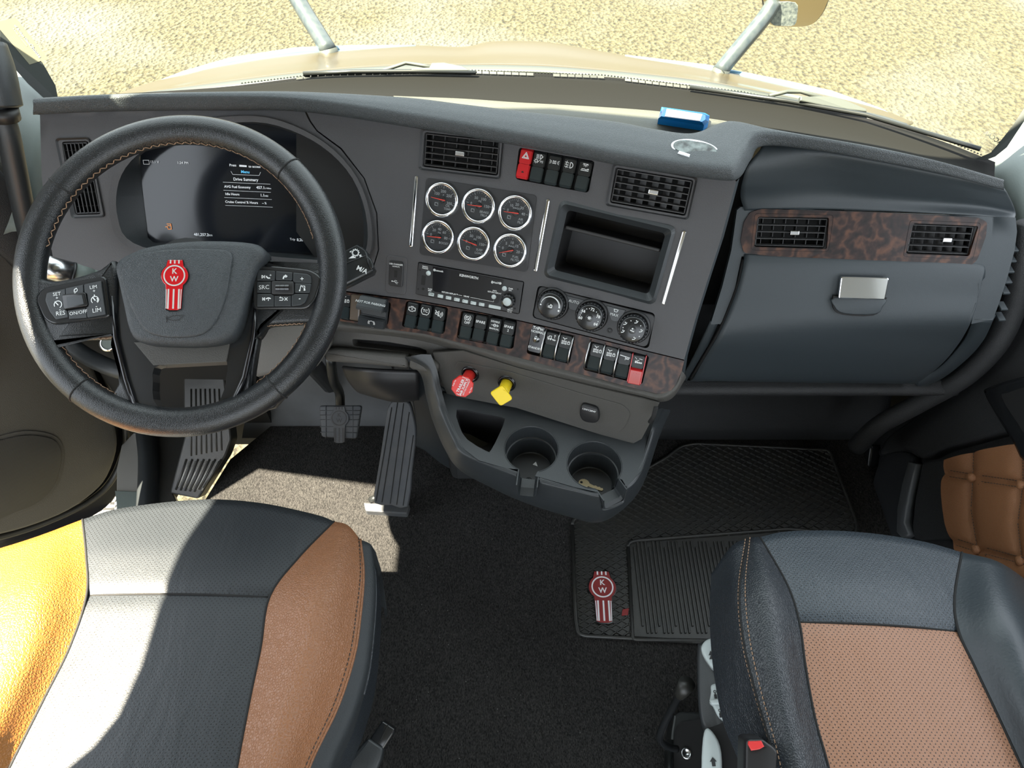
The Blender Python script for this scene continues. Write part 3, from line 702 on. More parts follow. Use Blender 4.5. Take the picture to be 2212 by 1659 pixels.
# side wall of the centre stack, towards the passenger
e = [F.hit(*p) for p in [(1590, 393), (1575, 450), (1556, 520), (1530, 600), (1502, 690), (1478, 777), (1472, 815), (1452, 848)]]
mb = MB().grid([e, [p+V((.008, .012, -.002)) for p in e], [p+V((.02, .16, -.01)) for p in e]]); part(mb, 'stack_side', M_pass, dash)
# --- wood strip
wt = [(1478, 779), (1400, 760), (1300, 735), (1200, 711), (1100, 689), (1000, 668), (900, 650), (745, 631), (640, 622), (640, 684)]
wb = [(740, 694), (800, 703), (860, 713.5), (918, 721), (987, 738), (1091, 764), (1207, 795), (1294, 818), (1381, 841), (1420, 850), (1445, 848), (1460, 830), (1473, 800)]
bA = [(742, 640), (846, 653), (838, 703), (736, 690)]
bB = [(878, 649), (969, 664), (960, 722), (868, 705)]
bC = [(997, 670), (1118, 691), (1109, 754), (986, 730)]
bD = [(1150, 703), (1243, 725), (1230, 786), (1137, 763)]
bE = [(1275, 736), (1403, 769), (1387, 831), (1259, 798)]
mb = MB().sheet(F, wt+wb, [rpoly(b, 7) for b in (bA, bB, bC, bD, bE)], 40, .001, .012); part(mb, 'wood_trim', M_wood, dash, 'dark burl wood strip')
for b in (hz, bA, bB, bC, bD, bE, rad, cli):
    M, wd, hg = qframe(F, b); mb = MB(); cavity(mb, M @ Matrix.Translation((0, 0, -.008)), wd+.006, hg+.006, .004, .004); part(mb, 'recess', M_deep, dash)
# --- rocker switches
def rocker_mesh():
    w_, h_ = .0195, .046; prof = [(h_/2, -.004), (h_/2-.002, .0035), (h_/2-.006, .0055), (.000, .0075), (0, .0075), (-h_/2+.004, .0125), (-h_/2, .010), (-h_/2, -.006)]
    up = MB(); lo = MB()
    def ext(mb, P, wd, x0=0):
        bm = bmesh.new(); a = [bm.verts.new((-wd/2, y, z)) for y, z in P]; b = [bm.verts.new((wd/2, y, z)) for y, z in P]; k = len(P)
        bm.faces.new(a[::-1]); bm.faces.new(b)
        for i in range(k): bm.faces.new((a[i], b[i], b[(i+1) % k], a[(i+1) % k]))
        bmesh.ops.recalc_face_normals(bm, faces=bm.faces[:])
        bmesh.ops.bevel(bm, geom=[e_ for e_ in bm.edges if abs(e_.verts[0].co.x-e_.verts[1].co.x) < 1e-6 and max(e_.verts[0].co.z, e_.verts[1].co.z) > .003], offset=.0014, segments=2, affect='EDGES')
        mb.bm(bm)
    ext(up, [(h_/2, -.006), (h_/2, .002), (h_/2-.003, .0055), (0, .0078), (0, -.006)], w_)
    ext(lo, [(-.0004, -.006), (-.0004, .0078), (-h_/2+.004, .0125), (-h_/2, .0095), (-h_/2+.001, -.006)], w_)
    return up.mesh('rocker_switch'), lo.mesh('switch_lens')
RK = rocker_mesh()
RKr = (RK[0].copy(), RK[1].copy())
def sym(mb, kind, M):
    T = M @ Matrix.Translation((0, .0115, .0068)) @ Matrix.Rotation(math.radians(-5.5), 4, 'X'); s = .0011
    k = kind
    if k == 'hazard':
        for r in (.0062, .0036): mb.stroke([(0, r), (-r*.87, -r*.5), (r*.87, -r*.5)], s*.8, T, 0, 0, closed=True)
    elif k == 'headlamp':
        mb.arc(.003, -90, 90, s, T, x=.001, y=.004); mb.stroke([(.001, .007), (.001, .001)], s, T)
        for i in range(4): mb.stroke([(-.005, .0065-i*.0017), (-.001, .0065-i*.0017)], s*.7, T)
        mb.arc(.002, 0, 360, s*.7, T, x=-.0045, y=-.003); mb.text('PE', T, .005, x=.0045, y=-.0035); mb.stroke([(-.002, -.005), (.006, .005)], s*.6, T)
        for i in range(8): a = i*math.pi/4; mb.stroke([(-.0045+.0027*math.cos(a), -.003+.0027*math.sin(a)), (-.0045+.0037*math.cos(a), -.003+.0037*math.sin(a))], s*.6, T)
    elif k == 'marker':
        for sx in (-1, 1):
            mb.arc(.0022, -90 if sx > 0 else 90, 90 if sx > 0 else 270, s*.8, T, x=-sx*.0022, y=0); mb.stroke([(-sx*.0022, .0022), (-sx*.0022, -.0022)], s*.8, T)
            for d in (-1, 0, 1): mb.stroke([(sx*.0048-sx*.0, d*.0012), (sx*.0078, d*.0026)], s*.6, T)
    elif k == 'fog':
        mb.arc(.0042, -90, 90, s, T, x=.001, y=0); mb.stroke([(.001, .0042), (.001, -.0042)], s, T)
        for i in range(3): mb.stroke([(-.0075, .0035-i*.0032), (-.0015, .0028-i*.0032)], s*.8, T)
        mb.stroke([(-.0045, .0055), (-.0058, .0018), (-.0035, -.001), (-.005, -.005)], s*.7, T)
    elif k == 'bunk':
        mb.arc(.0022, 180, 360, s*.8, T, y=.0065); mb.stroke([(-.004, .0065), (.004, .0065)], s*.8, T)
        for a in (200, 235, 270, 305, 340): mb.stroke([(.003*math.cos(math.radians(a)), .0065+.003*math.sin(math.radians(a))), (.0045*math.cos(math.radians(a)), .0065+.0045*math.sin(math.radians(a)))], s*.6, T)
        mb.stroke([(-.006, -.0035), (.006, -.0035)], s*.9, T); mb.stroke([(-.005, -.0015), (-.001, -.001), (.002, -.002), (.004, -.001)], s, T); mb.disc(.0012, .0004, T @ Matrix.Translation((.0052, -.001, 0)), 10)
    elif k == 'engine':
        mb.stroke([(-.006, .002), (-.003, .002), (-.002, .0038), (.002, .0038), (.003, .002), (.006, .002), (.006, -.003), (.003, -.003), (.002, -.0045), (-.003, -.0045), (-.004, -.003), (-.006, -.003)], s, T, closed=True); mb.text('S', T, .006, True)
    elif k == 'TC':
        mb.text('TC', T, .0068, True); mb.arc(.0072, 130, 230, s, T); mb.arc(.0072, -50, 50, s, T); mb.stroke([(-.0042, -.0062), (.0042, -.0062)], s, T)
    elif k == 'horn':
        mb.stroke([(-.0065, .0015), (-.0035, .0015), (-.0005, .0045), (-.0005, -.0045), (-.0035, -.0015), (-.0065, -.0015)], s, T, closed=True); mb.stroke([(-.007, .005), (.004, -.006)], s, T)
        for r in (.002, .004, .006): mb.arc(r, -45, 45, s*.8, T, x=.0006)
    elif k == 'antispin':
        mb.arc(.0032, 0, 360, s, T, y=.003); mb.arc(.0056, 120, 240, s*.8, T, y=.003); mb.arc(.0056, -60, 60, s*.8, T, y=.003); mb.stroke([(-.002, .005), (.002, .001)], s, T); mb.text('OFF', T, .0058, True, y=-.0052)
    elif k == 'SPARE': mb.text('SPARE', T, .0062, True)
    elif k == 'SPARE2': mb.text('SPARE', T, .0060, True, y=.002); mb.text('2', T, .0060, True, y=-.0042)
    elif k == 'MANUAL': mb.text('DISABLE', T, .0042, True, y=.0062); mb.text('MANUAL', T, .0042, True, y=-.0062); mb.arc(.0022, 0, 360, s, T); mb.stroke([(-.006, 0), (.006, 0)], s*.8, T); mb.stroke([(.004, .002), (.0065, 0), (.004, -.002)], s*.8, T)
    elif k == 'axle':
        for y in (.0, -.0035):
            mb.stroke([(-.005, y), (.0015, y)], s*.7, T)
            for x in (-.0055, -.0038, .0002, .0019): mb.stroke([(x, y+.0013), (x, y-.0013)], s*.9, T)
        mb.stroke([(-.0018, -.0045), (-.0018, .005)], s*.8, T); mb.stroke([(-.005, .006), (-.0028, .0045), (-.0008, .0045), (.0015, .006)], s, T)
        mb.stroke([(.0042, -.0035), (.0042, 0), (.0078, 0), (.0078, -.0035)], s, T, closed=True); mb.arc(.0013, 0, 180, s*.7, T, x=.006, y=.0004)
    elif k == 'truck':
        mb.stroke([(-.007, -.001), (-.007, .0012), (-.0045, .0012), (-.0045, .0035), (-.001, .0035), (-.001, -.001)], s, T, closed=True); mb.stroke([(-.001, -.001), (.007, -.002)], s, T)
        for x in (-.0055, -.002, .003, .0055): mb.disc(.0013, .0005, T @ Matrix.Translation((x, -.0022, 0)), 10)
        mb.disc(.0012, .0005, T @ Matrix.Translation((.0045, .0055, 0)), 8); mb.stroke([(.0045, .0045), (.0045, .001)], s*.7, T)
    elif k == 'trailer':
        mb.stroke([(-.008, .003), (.008, .001)], s*1.2, T); mb.stroke([(.001, .001), (.001, -.0035)], s*.8, T)
        for x in (.0032, .0058): mb.disc(.0013, .0005, T @ Matrix.Translation((x, -.0012, 0)), 10)
    elif k == 'unlatch':
        mb.stroke([(-.006, .006), (-.003, .003)], s*.7, T); mb.stroke([(.001, .0045), (.006, .004)], s, T); mb.stroke([(-.005, 0), (-.002, 0), (-.001, .0015), (.001, .0015)], s, T)
        for x in (-.004, -.001, .002, .005): mb.disc(.0015, .0005, T @ Matrix.Translation((x, -.002, 0)), 10)
def rocker(u, v, kind, lab, red=None, S=None):
    S = S or F; M = S.frame(u, v); M = M @ Matrix.Translation((0, 0, -.004))
    if red == 'all':
        o = put(RKr[0], 'rocker_switch', M_red, dash, M, lab); put(RKr[1], 'switch_lens', M_red, o, M)
        put(MB().disc(.002, 0).mesh('pin'), 'pin', M_deep, o, M @ Matrix.Translation((0, -.013, .0112)) @ Matrix.Rotation(.25, 4, 'X'))
    else:
        o = put(RK[0], 'rocker_switch', M_switch, dash, M, lab); put(RK[1], 'switch_lens', M_switchlow, o, M)
    mb = MB(); sym(mb, kind, ID); put(mb.mesh('symbol'), 'symbol', M_white if red != 'dim' else M_grey, o, M)
    return o
rocker(1134, 354, 'hazard', 'red rocker switch with hazard triangle', 'all')
for (u, v, k, l) in ((1163, 360.5, 'headlamp', 'black rocker switch with headlamp symbol'), (1195.5, 367, 'marker', 'black rocker switch with side lamp symbol'), (1228, 373, 'fog', 'black rocker switch with fog lamp symbol'), (1261, 380, 'bunk', 'black rocker switch with bunk lamp symbol'),
        (890, 680, 'engine', 'rocker switch with engine symbol'), (918.5, 685, 'TC', 'rocker switch marked TC'), (948, 691, 'horn', 'rocker switch with muted horn symbol'),
        (1009, 704, 'antispin', 'rocker switch marked OFF'), (1037, 709, 'SPARE', 'rocker switch marked SPARE'), (1067.5, 716, 'MANUAL', 'rocker switch marked MANUAL'), (1097, 722, 'SPARE2', 'rocker switch marked SPARE 2'),
        (1190, 744, 'truck', 'rocker switch with truck and trailer symbol'), (1219, 751, 'axle', 'rocker switch with axle lock symbol, before the gap'),
        (1287, 769, 'axle', 'rocker switch with axle lock symbol, first after the gap'), (1316, 777, 'axle', 'rocker switch with axle lock symbol, second after the gap'), (1347, 786, 'trailer', 'rocker switch with trailer symbol')):
    rocker(u, v, k, l)
o = rocker(1376, 794, 'unlatch', 'rocker switch under a red guard')
M = F.frame(1376, 794) @ Matrix.Translation((0, 0, -.004)); mb = MB()
mb.box((-.0105, -.025, .0055), (.0105, .0015, .0160), M @ Matrix.Rotation(.19, 4, 'X'), bev=.0012); mb.box((-.0118, -.025, -.004), (-.0100, .024, .011), M, bev=.0005); mb.box((.0100, -.025, -.004), (.0118, .024, .011), M, bev=.0005)
for x in (-.004, .001, .005): mb.box((x-.0004, -.016, .0158), (x+.0004, -.004, .0167), M @ Matrix.Rotation(.19, 4, 'X'))
g_ = part(mb, 'switch_guard', M_redclear, o, 'red guard')
# chrome guard blades between the switches
for (u, v) in ((1175, 742), (1205, 749), (1234, 757), (1270, 765), (1301, 774), (1331, 783)):
    M = F.frame(u, v); pts = [M @ V((0, .026*math.cos(a), -.002+.017*math.sin(a))) for a in [math.pi*k/10 for k in range(11)]]
    part(MB().tube(pts, .0013, 8), 'guard_blade', M_brush, dash, 'curved satin metal guard')
# toggle plate
M = F.frame(1159.5, 732); mb = MB().prism(rrect(.022, .047, .003), -.004, .003, M, bev=.0008); o = part(mb, 'toggle_plate', M_gloss, dash, 'glossy black toggle switch plate')
mb = MB(); mb.text('TriPac', M, .0072, True, y=.019, h=.0034); mb.text('NORMAL', M, .0055, True, y=.0125, h=.0034); mb.text('STANDBY', M, .0052, True, y=-.0155, h=.0034); part(mb, 'lettering', M_white, o)
mb = MB().lathe([(.0062, .003), (.0062, .005), (.0035, .0056), (.0035, .007)], M, 20); a = M @ V((0, 0, .006)); b = M @ V((0, .005, .017)); mb.tube([a, a*.5+b*.5, b], [.0016, .0019, .0027], 10); part(mb, 'toggle', M_brush, o, 'metal toggle lever')
# trailer hand brake lever block and its neighbours
M = F.frame(808, 672); lv = put(None, 'hand_brake_lever', None, dash, M, 'black hand valve lever marked NOT FOR PARKING')
mb = MB(); mb.box((-.026, -.026, -.006), (.026, .024, .0), M); part(mb, 'lever_base', M_black, lv)
mb = MB(); bmq = bmesh.new()
prof = [(.026, .0), (.026, .010), (.010, .026), (.004, .026), (.006, .012), (.002, .004), (-.008, .004), (-.012, .010), (-.026, .014), (-.027, .006), (-.026, .0)]
aa = [bmq.verts.new((-.024, y, z)) for y, z in prof]; bb = [bmq.verts.new((.025, y, z)) for y, z in prof]; kk = len(prof)
bmq.faces.new(aa[::-1]); bmq.faces.new(bb)
for i in range(kk): bmq.faces.new((aa[i], bb[i], bb[(i+1) % kk], aa[(i+1) % kk]))
bmesh.ops.recalc_face_normals(bmq, faces=bmq.faces[:]); bmesh.ops.bevel(bmq, geom=bmq.edges[:], offset=.0012, segments=2, affect='EDGES'); mb.bm(bmq, M); part(mb, 'lever', M_cons, lv)
mb = MB(); T = M @ Matrix.Translation((0, .0175, .0195)) @ Matrix.Rotation(math.radians(-42), 4, 'X'); mb.text('NOT FOR PARKING', T, .0062, True)
T = M @ Matrix.Translation((.002, -.019, .0128)) @ Matrix.Rotation(math.radians(14), 4, 'X'); mb.arc(.0045, 0, 360, .0009, T); mb.arc(.0062, 130, 230, .0008, T); mb.arc(.0062, -50, 50, .0008, T); mb.stroke([(-.013, -.003), (-.002, -.0048)], .0009, T); mb.disc(.0015, .0005, T @ Matrix.Translation((0, -.0065, 0)), 10); mb.disc(.0015, .0005, T @ Matrix.Translation((.003, -.0065, 0)), 10)
part(mb, 'lettering', M_white, lv)
M = F.frame(770, 664); pts = rrect(.019, .046, .003); mb = MB().prism(pts, -.006, .008, M, bev=.003); part(mb, 'blank_cover', mat('bronze_cover', (.075, .055, .038), .35), dash, 'worn bronze-brown blank switch cover')
rocker(746, 661, 'axle', 'rocker switch behind the wheel rim')
# --- gauges
mb = MB().sheet(F, rpoly([(921, 384), (1160, 422), (1139, 588), (906, 549)], 9), [], 30, -.0015+.003, .004); gp = part(mb, 'gauge_panel', M_black, dash, 'black panel of six round gauges')
mb = MB()
GA = [(957.3, 431.1, 'gauge marked OIL TEMP', ['150', '200', '250', '300'], ['OIL', 'TEMP'], 'F', -7, 4),
      (1035.8, 444.5, 'gauge marked BRAKE TRLR', ['0', '50', '100', '150'], ['BRAKE', 'TRLR'], 'PSI', 0, 3),
      (1114.8, 459.5, 'gauge marked AIR FILT', ['0', '10', '20', '30', '40'], ['AIR', 'FILT'], 'INH2O', 0, 4),
      (948.6, 511.7, 'gauge marked BOOST', ['0', '20', '40', '60', '80'], ['BOOST'], 'PSI', 2, 4),
      (1025.3, 526, 'gauge marked SUSP LOAD', ['0', '50', '100', '150'], ['SUSP', 'LOAD'], 'PSI', -14, 3),
      (1103.8, 540.9, 'gauge marked FUEL FILTER', ['0', '5', '10', '15', '20'], ['FUEL', 'FILTER'], 'INHG', 18, 4)]
bez = MB().lathe([(.0285, 0), (.0285, .005), (.0275, .0085), (.0255, .0095), (.0232, .0085), (.0226, .005), (.0222, .003)], None, 48, cap=False).mesh('gauge'); bez.materials.append(M_chrome)
dsc = MB().disc(.0226, 0, None, 40).mesh('dial'); dsc.materials.append(M_dial)
lns = MB().disc(.0226, 0, None, 40).mesh('lens'); lns.materials.append(M_lens)
hub = MB().lathe([(.005, 0), (.005, .0022), (.0042, .003), (0, .003)], None, 20).mesh('needle_hub'); hub.materials.append(M_black)
ndl = MB().prism([(.006, .0009), (.006, -.0009), (-.0185, -.0003), (-.0185, .0003)], 0, .0008).mesh('needle'); ndl.materials.append(M_needle)
for (u, v, lab, nums, words, unit, na, nt_) in GA:
    M = F.frame(u, v) @ Matrix.Translation((0, 0, .001)); o = put(bez, 'gauge', None, dash, M, lab)
    put(dsc, 'dial', None, o, M @ Matrix.Translation((0, 0, .003)))
    put(hub, 'needle_hub', None, o, M @ Matrix.Translation((0, 0, .0032)))
    put(ndl, 'needle', None, o, M @ Matrix.Translation((0, 0, .0066)) @ Matrix.Rotation(math.radians(na+3), 4, 'Z'), 'red needle')
    mb = MB(); T = ID
    N_ = len(nums); a0, a1 = (172, 5) if len(nums) < 5 else (172, 2)
    if nums[0] == '150': a0, a1 = 142, -18
    for i, t in enumerate(nums):
        a = math.radians(a0+(a1-a0)*i/(N_-1)); mb.text(t, T, .0062, True, x=.0132*math.cos(a), y=.0132*math.sin(a))
        mb.stroke([(.0182*math.cos(a), .0182*math.sin(a)), (.0215*math.cos(a), .0215*math.sin(a))], .0009, T)
    for i in range((N_-1)*5+1):
        a = math.radians(a0+(a1-a0)*i/((N_-1)*5)); mb.stroke([(.0198*math.cos(a), .0198*math.sin(a)), (.0215*math.cos(a), .0215*math.sin(a))], .0005, T)
    for i, t in enumerate(words): mb.text(t, T, .0052, True, x=.0105, y=-.0085-.0052*i)
    mb.text(unit, T, .0042, True, x=.001, y=.0072)
    mb.stroke([(-.0120, -.006), (-.0065, -.006), (-.0065, -.011), (-.0120, -.011)], .0006, T, closed=True); mb.arc(.0022, 0, 300, .0006, T, x=-.0095, y=-.0085, n=8)
    put(mb.mesh('lettering'), 'lettering', M_grey, o, M @ Matrix.Translation((0, 0, .0032)))
    put(lns, 'lens', None, o, M @ Matrix.Translation((0, 0, .0078)))
# --- usb charger
M, wd, hg = qframe(F, [(836, 551), (880, 556), (877, 638), (831, 630)]); mb = MB().prism(rrect(wd, hg, .006), -.002, .0012, M, bev=.001); o = part(mb, 'usb_surround', M_dash, dash)
M, wd, hg = qframe(F, [(843, 562), (873.5, 566), (870, 620), (840, 616)]); mb = MB().prism(rrect(wd, hg, .004), .001, .0035, M, bev=.0012); o = part(mb, 'usb_charger', M_black, dash, 'black charger plate with a USB socket')
mb = MB().box((-.0028, -.006, .0034), (.0028, .006, .0037), M); part(mb, 'usb_socket', M_deep, o)
mb = MB(); mb.text('USB CHARGER', M, .0038, True, y=.0165, h=.004); mb.text('OUTPUTS', M, .003, True, y=.0125, h=.004); mb.stroke([(-.006, -.013), (.005, -.0145)], .0007, M, h=.004); mb.disc(.0012, .004, M @ Matrix.Translation((-.006, -.013, 0)), 8); mb.stroke([(-.003, -.013), (0, -.011), (.003, -.0118)], .0006, M, h=.004); mb.stroke([(-.001, -.0137), (.002, -.0165), (.004, -.0165)], .0006, M, h=.004); part(mb, 'lettering', M_white, o)
def proj(p):
    D = p.y*CS+(CZ-p.z)*SN; return (1106+FPX*p.x/D, 829.5+FPX*(-p.y*SN+(CZ-p.z)*CS)/D)
# --- radio
M, wd, hg = qframe(F, [(904, 567), (1131, 609), (1121, 677), (900, 635)])
radio = thing('radio', 'black dash radio with silver buttons and round volume knob', 'radio', M=M)
part(MB().box((-wd/2, -hg/2, -.004), (wd/2, hg/2, .003), M, bev=.001), 'faceplate', M_black, radio)
k = wd/2212*8.508/1.0
def rp(x, y):   # zoomed crop pixel -> local radio coordinates
    u, v = 890+x/8.508, 550+y/8.508; q = M.inverted() @ F.hit(u, v); return q.x, q.y
def rbox(mb, x, y, w_, h_, z0, z1, r=.0008):
    cx, cy = rp(x, y); mb.prism(rrect(w_, h_, r, 3, cx, cy), z0, z1, M, bev=.0004)
sc_ = [rp(*p) for p in ((400, 215), (1690, 465), (1600, 870), (1560, 890), (430, 670), (395, 640))]
part(MB().prism(sc_[::-1], .003, .0045, M), 'display', M_gloss, radio, 'dark glossy display window')
for x, y in ((545, 0), ): pass
btn = MB().prism(rrect(.0096, .0055, .0008, 3), 0, .002, None, bev=.0004).mesh('button')
for (x, y) in ((370, 722), (538, 755), (688, 786), (840, 818), (992, 850), (1142, 882), (1295, 908)):
    cx, cy = rp(x, y); put(btn, 'button', M_knobg, radio, M @ Matrix.Translation((cx, cy, .003)))
cx, cy = rp(1533, 955); put(MB().prism(rrect(.021, .0055, .0008, 3), 0, .002, None, bev=.0004).mesh('button'), 'button', M_knobg, radio, M @ Matrix.Translation((cx, cy, .003)))
rb = MB().lathe([(.0042, 0), (.004, .002), (0, .0022)], None, 20).mesh('round_button')
for (x, y) in ((318, 335), (1708, 618), (1517, 768)):
    cx, cy = rp(x, y); put(rb, 'round_button', M_knobg, radio, M @ Matrix.Translation((cx, cy, .003)))
cx, cy = rp(1785, 840); K = M @ Matrix.Translation((cx, cy, .003)); mb = MB().lathe([(.0118, 0), (.0112, .010), (.0100, .012)], K, 28)
for i in range(14):
    a = i*math.pi/7; mb.box((.0105, -.0009, .001), (.0122, .0009, .0105), K @ Matrix.Rotation(a, 4, 'Z'))
kn = part(mb, 'volume_knob', M_satin, radio); part(MB().lathe([(.0070, .012), (.0065, .0135), (0, .013)], K, 24), 'knob_cap', M_knobg, kn)
mb = MB(); cx, cy = rp(222, 465); mb.box((cx-.0035, cy-.008, .003), (cx+.0035, cy+.008, .0035), M); part(mb, 'usb_socket', M_deep, radio); mb = MB(); cx, cy = rp(218, 625); mb.lathe([(.0022, .003), (.0022, .0035), (0, .0035)], M @ Matrix.Translation((cx, cy, 0)), 16); part(mb, 'audio_jack', M_deep, radio)
for (x, y) in ((162, 275), (128, 625), (1950, 632), (1897, 985)): cx, cy = rp(x, y); part(MB().disc(.0016, .0033, M @ Matrix.Translation((cx, cy, 0)), 12), 'screw_hole', M_deep, radio)
mb = MB()
for t, x, y, sz, b in (('KENWORTH', 1060, 400, .0058, True), ('Bluetooth', 505, 290, .0042, True), ('SiriusXM', 1562, 508, .0046, True), ('PWR', 1825, 620, .0036, True), ('ESC', 1815, 650, .0032, True), ('MUTE', 1815, 975, .0032, True), ('MENU', 1812, 1010, .0032, True), ('TO 30', 1800, 1042, .003, True), ('RADIO', 262, 215, .0032, True), ('PHONE', 262, 248, .0032, True), ('TUNE', 348, 625, .003, True), ('SEEK', 345, 655, .003, True), ('INFO', 1535, 658, .003, True), ('RETURN REPLAY', 1530, 690, .0032, True), ('RETURN REPLAY', 695, 700, .0034, True), ('10', 845, 722, .003, True), ('RELIVE', 1015, 760, .0034, True)):
    cx, cy = rp(x, y); mb.text(t, M, sz, b, x=cx, y=cy, h=.0047)
mb.stroke([rp(1090, 775), rp(1510, 858), rp(1515, 835)], .0005, M, h=.0047); mb.stroke([rp(565, 672), rp(600, 679)], .0005, M, h=.0047); mb.stroke([rp(790, 715), rp(820, 722)], .0005, M, h=.0047); mb.stroke([rp(870, 733), rp(935, 745)], .0005, M, h=.0047)
for x in (430, 1490, 1635): a, b = rp(x, 275 if x < 900 else 500 if x < 1600 else 520); mb.arc(.0018, 0, 360, .0006, M, x=a, y=b, h=.0047, n=10)
part(mb, 'lettering', M_white, radio)
mb = MB()
for i, (x, y) in enumerate(((370, 722), (538, 755), (688, 786), (840, 818), (992, 850), (1142, 882), (1295, 908))):
    cx, cy = rp(x, y); mb.text('SCAN' if i == 0 else str(i), M, .0030, True, x=cx-(.0028 if i else 0), y=cy+.0008, h=.0053)
part(mb, 'button_print', M_dial, radio)
# --- climate control
M, wd, hg = qframe(F, [(1164, 618), (1414, 679), (1400, 752), (1151, 685)]); Mc = M
clim = thing('climate_control', 'heater control panel with three round dials', 'climate control', M=M)
part(MB().prism(rrect(wd, hg, .008, 5), -.006, .001, M, bev=.001), 'panel', M_black, clim)
def cp(u, v): q = M.inverted() @ F.hit(u, v); return q.x, q.y
base_m = MB().lathe([(.0275, 0), (.0262, .004), (.0240, .006), (.0235, .005)], None, 40, cap=False).mesh('dial_base')
kmb = MB().lathe([(.0225, .004), (.0222, .018), (.0205, .0215), (.0190, .0225), (0, .0225)], None, 44)
for i in range(26):
    a = 2*math.pi*i/26; kmb.box((.0216, -.0007, .006), (.0232, .0007, .0175), Matrix.Rotation(a, 4, 'Z'))
knob_m = kmb.mesh('dial_knob')
lab3 = ('left dial for the fan speed', 'middle dial for the temperature marked 60 to 84', 'right dial for the air direction')
for i, (u, v) in enumerate(((1194.5, 656), (1278, 681), (1369.5, 706))):
    cx, cy = cp(u, v); K = M @ Matrix.Translation((cx, cy, .001)); o = put(knob_m, 'dial_knob', M_satin, clim, K, lab3[i]); put(base_m, 'dial_base', M_black, o, K)
    put(MB().lathe([(.0062, .0228), (.0058, .0231), (0, .0227)], None, 24).mesh('push_button'), 'push_button', M_switch, o, K)
    mb = MB(); T = ID; h = .0232
    if i == 0:
        for q in range(16):
            a0, a1 = 172-q*10.5, 172-(q+1)*10.5; w0 = .0004+.0019*q/16
            mb.stroke([(.0155*math.cos(math.radians(a0)), .0155*math.sin(math.radians(a0))), (.0155*math.cos(math.radians(a1)), .0155*math.sin(math.radians(a1)))], w0+.0003, T, h=h)
        mb.disc(.0014, h, Matrix.Translation((-.0155, -.001, 0)), 10); mb.disc(.0018, h, Matrix.Translation((.0155, -.004, 0)), 6)
        mb.stroke([(-.003, -.002), (.003, -.002), (.003, .002), (.0005, .003), (0, 0), (-.003, 0)], .0013, T, h=h)
    elif i == 1:
        for t, a in (('60', 200), ('66', 150), ('72', 88), ('78', 28), ('84', -26)): mb.text(t, T, .0066, True, x=.0145*math.cos(math.radians(a-6)), y=.0145*math.sin(math.radians(a-6)), h=h)
        for a in (125, 108, 60, 45, -2, -14, 182, 168): mb.disc(.0008, h, Matrix.Translation((.0152*math.cos(math.radians(a-6)), .0152*math.sin(math.radians(a-6)), 0)), 8)
        for q in range(6): a = q*math.pi/3; mb.stroke([(0, 0), (.003*math.cos(a), .003*math.sin(a))], .0007, T, h=h)
        mb.arc(.002, 0, 360, .0007, T, h=h)
    else:
        for a in (150, 75, 8, -62, 205):
            x, y = .0145*math.cos(math.radians(a)), .0145*math.sin(math.radians(a)); mb.stroke([(-.003, -.002), (0, -.001), (.0015, .002)], .0012, T, x, y, h=h); mb.disc(.001, h, Matrix.Translation((x-.001, y+.002, 0)), 8)
        for a in (112, 42, -28, 180): mb.disc(.0009, h, Matrix.Translation((.0150*math.cos(math.radians(a)), .0150*math.sin(math.radians(a)), 0)), 8)
        mb.stroke([(-.003, -.001), (.003, -.002)], .0014, T, h=h); mb.disc(.0014, h, Matrix.Translation((0, .0022, 0)), 6)
    put(mb.mesh('lettering'), 'lettering', M_white, o, K)
for (pts, t, tu, tv) in (([(1222, 638), (1262, 648), (1249, 669), (1240, 671), (1230, 668)], 'AUTO', 1240, 652), ([(1310, 660), (1352, 670), (1338, 693), (1329, 695), (1320, 692)], 'MAX', 1327, 680)):
    o = part(MB().prism([cp(*p) for p in pts][::-1], .001, .0022, M, bev=.0005), 'push_button', M_switch, clim, 'button marked '+t)
    mb = MB(); x, y = cp(tu, tv); mb.text(t, M, .0064 if t == 'AUTO' else .0064, False, x=x, y=y, h=.0026)
    if t == 'MAX': mb.stroke([(-.0035, .0022), (.0035, .0022), (.002, -.0015), (-.002, -.0015)], .0009, M, x=x+.001, y=y+.007, h=.0026, closed=True)
    part(mb, 'lettering', M_white, o)
x, y = cp(1317, 714); part(MB().lathe([(.0045, .001), (.0035, .0025), (.002, .001), (.002, -.002)], M @ Matrix.Translation((x, y, 0)), 20), 'sensor', M_black, clim)
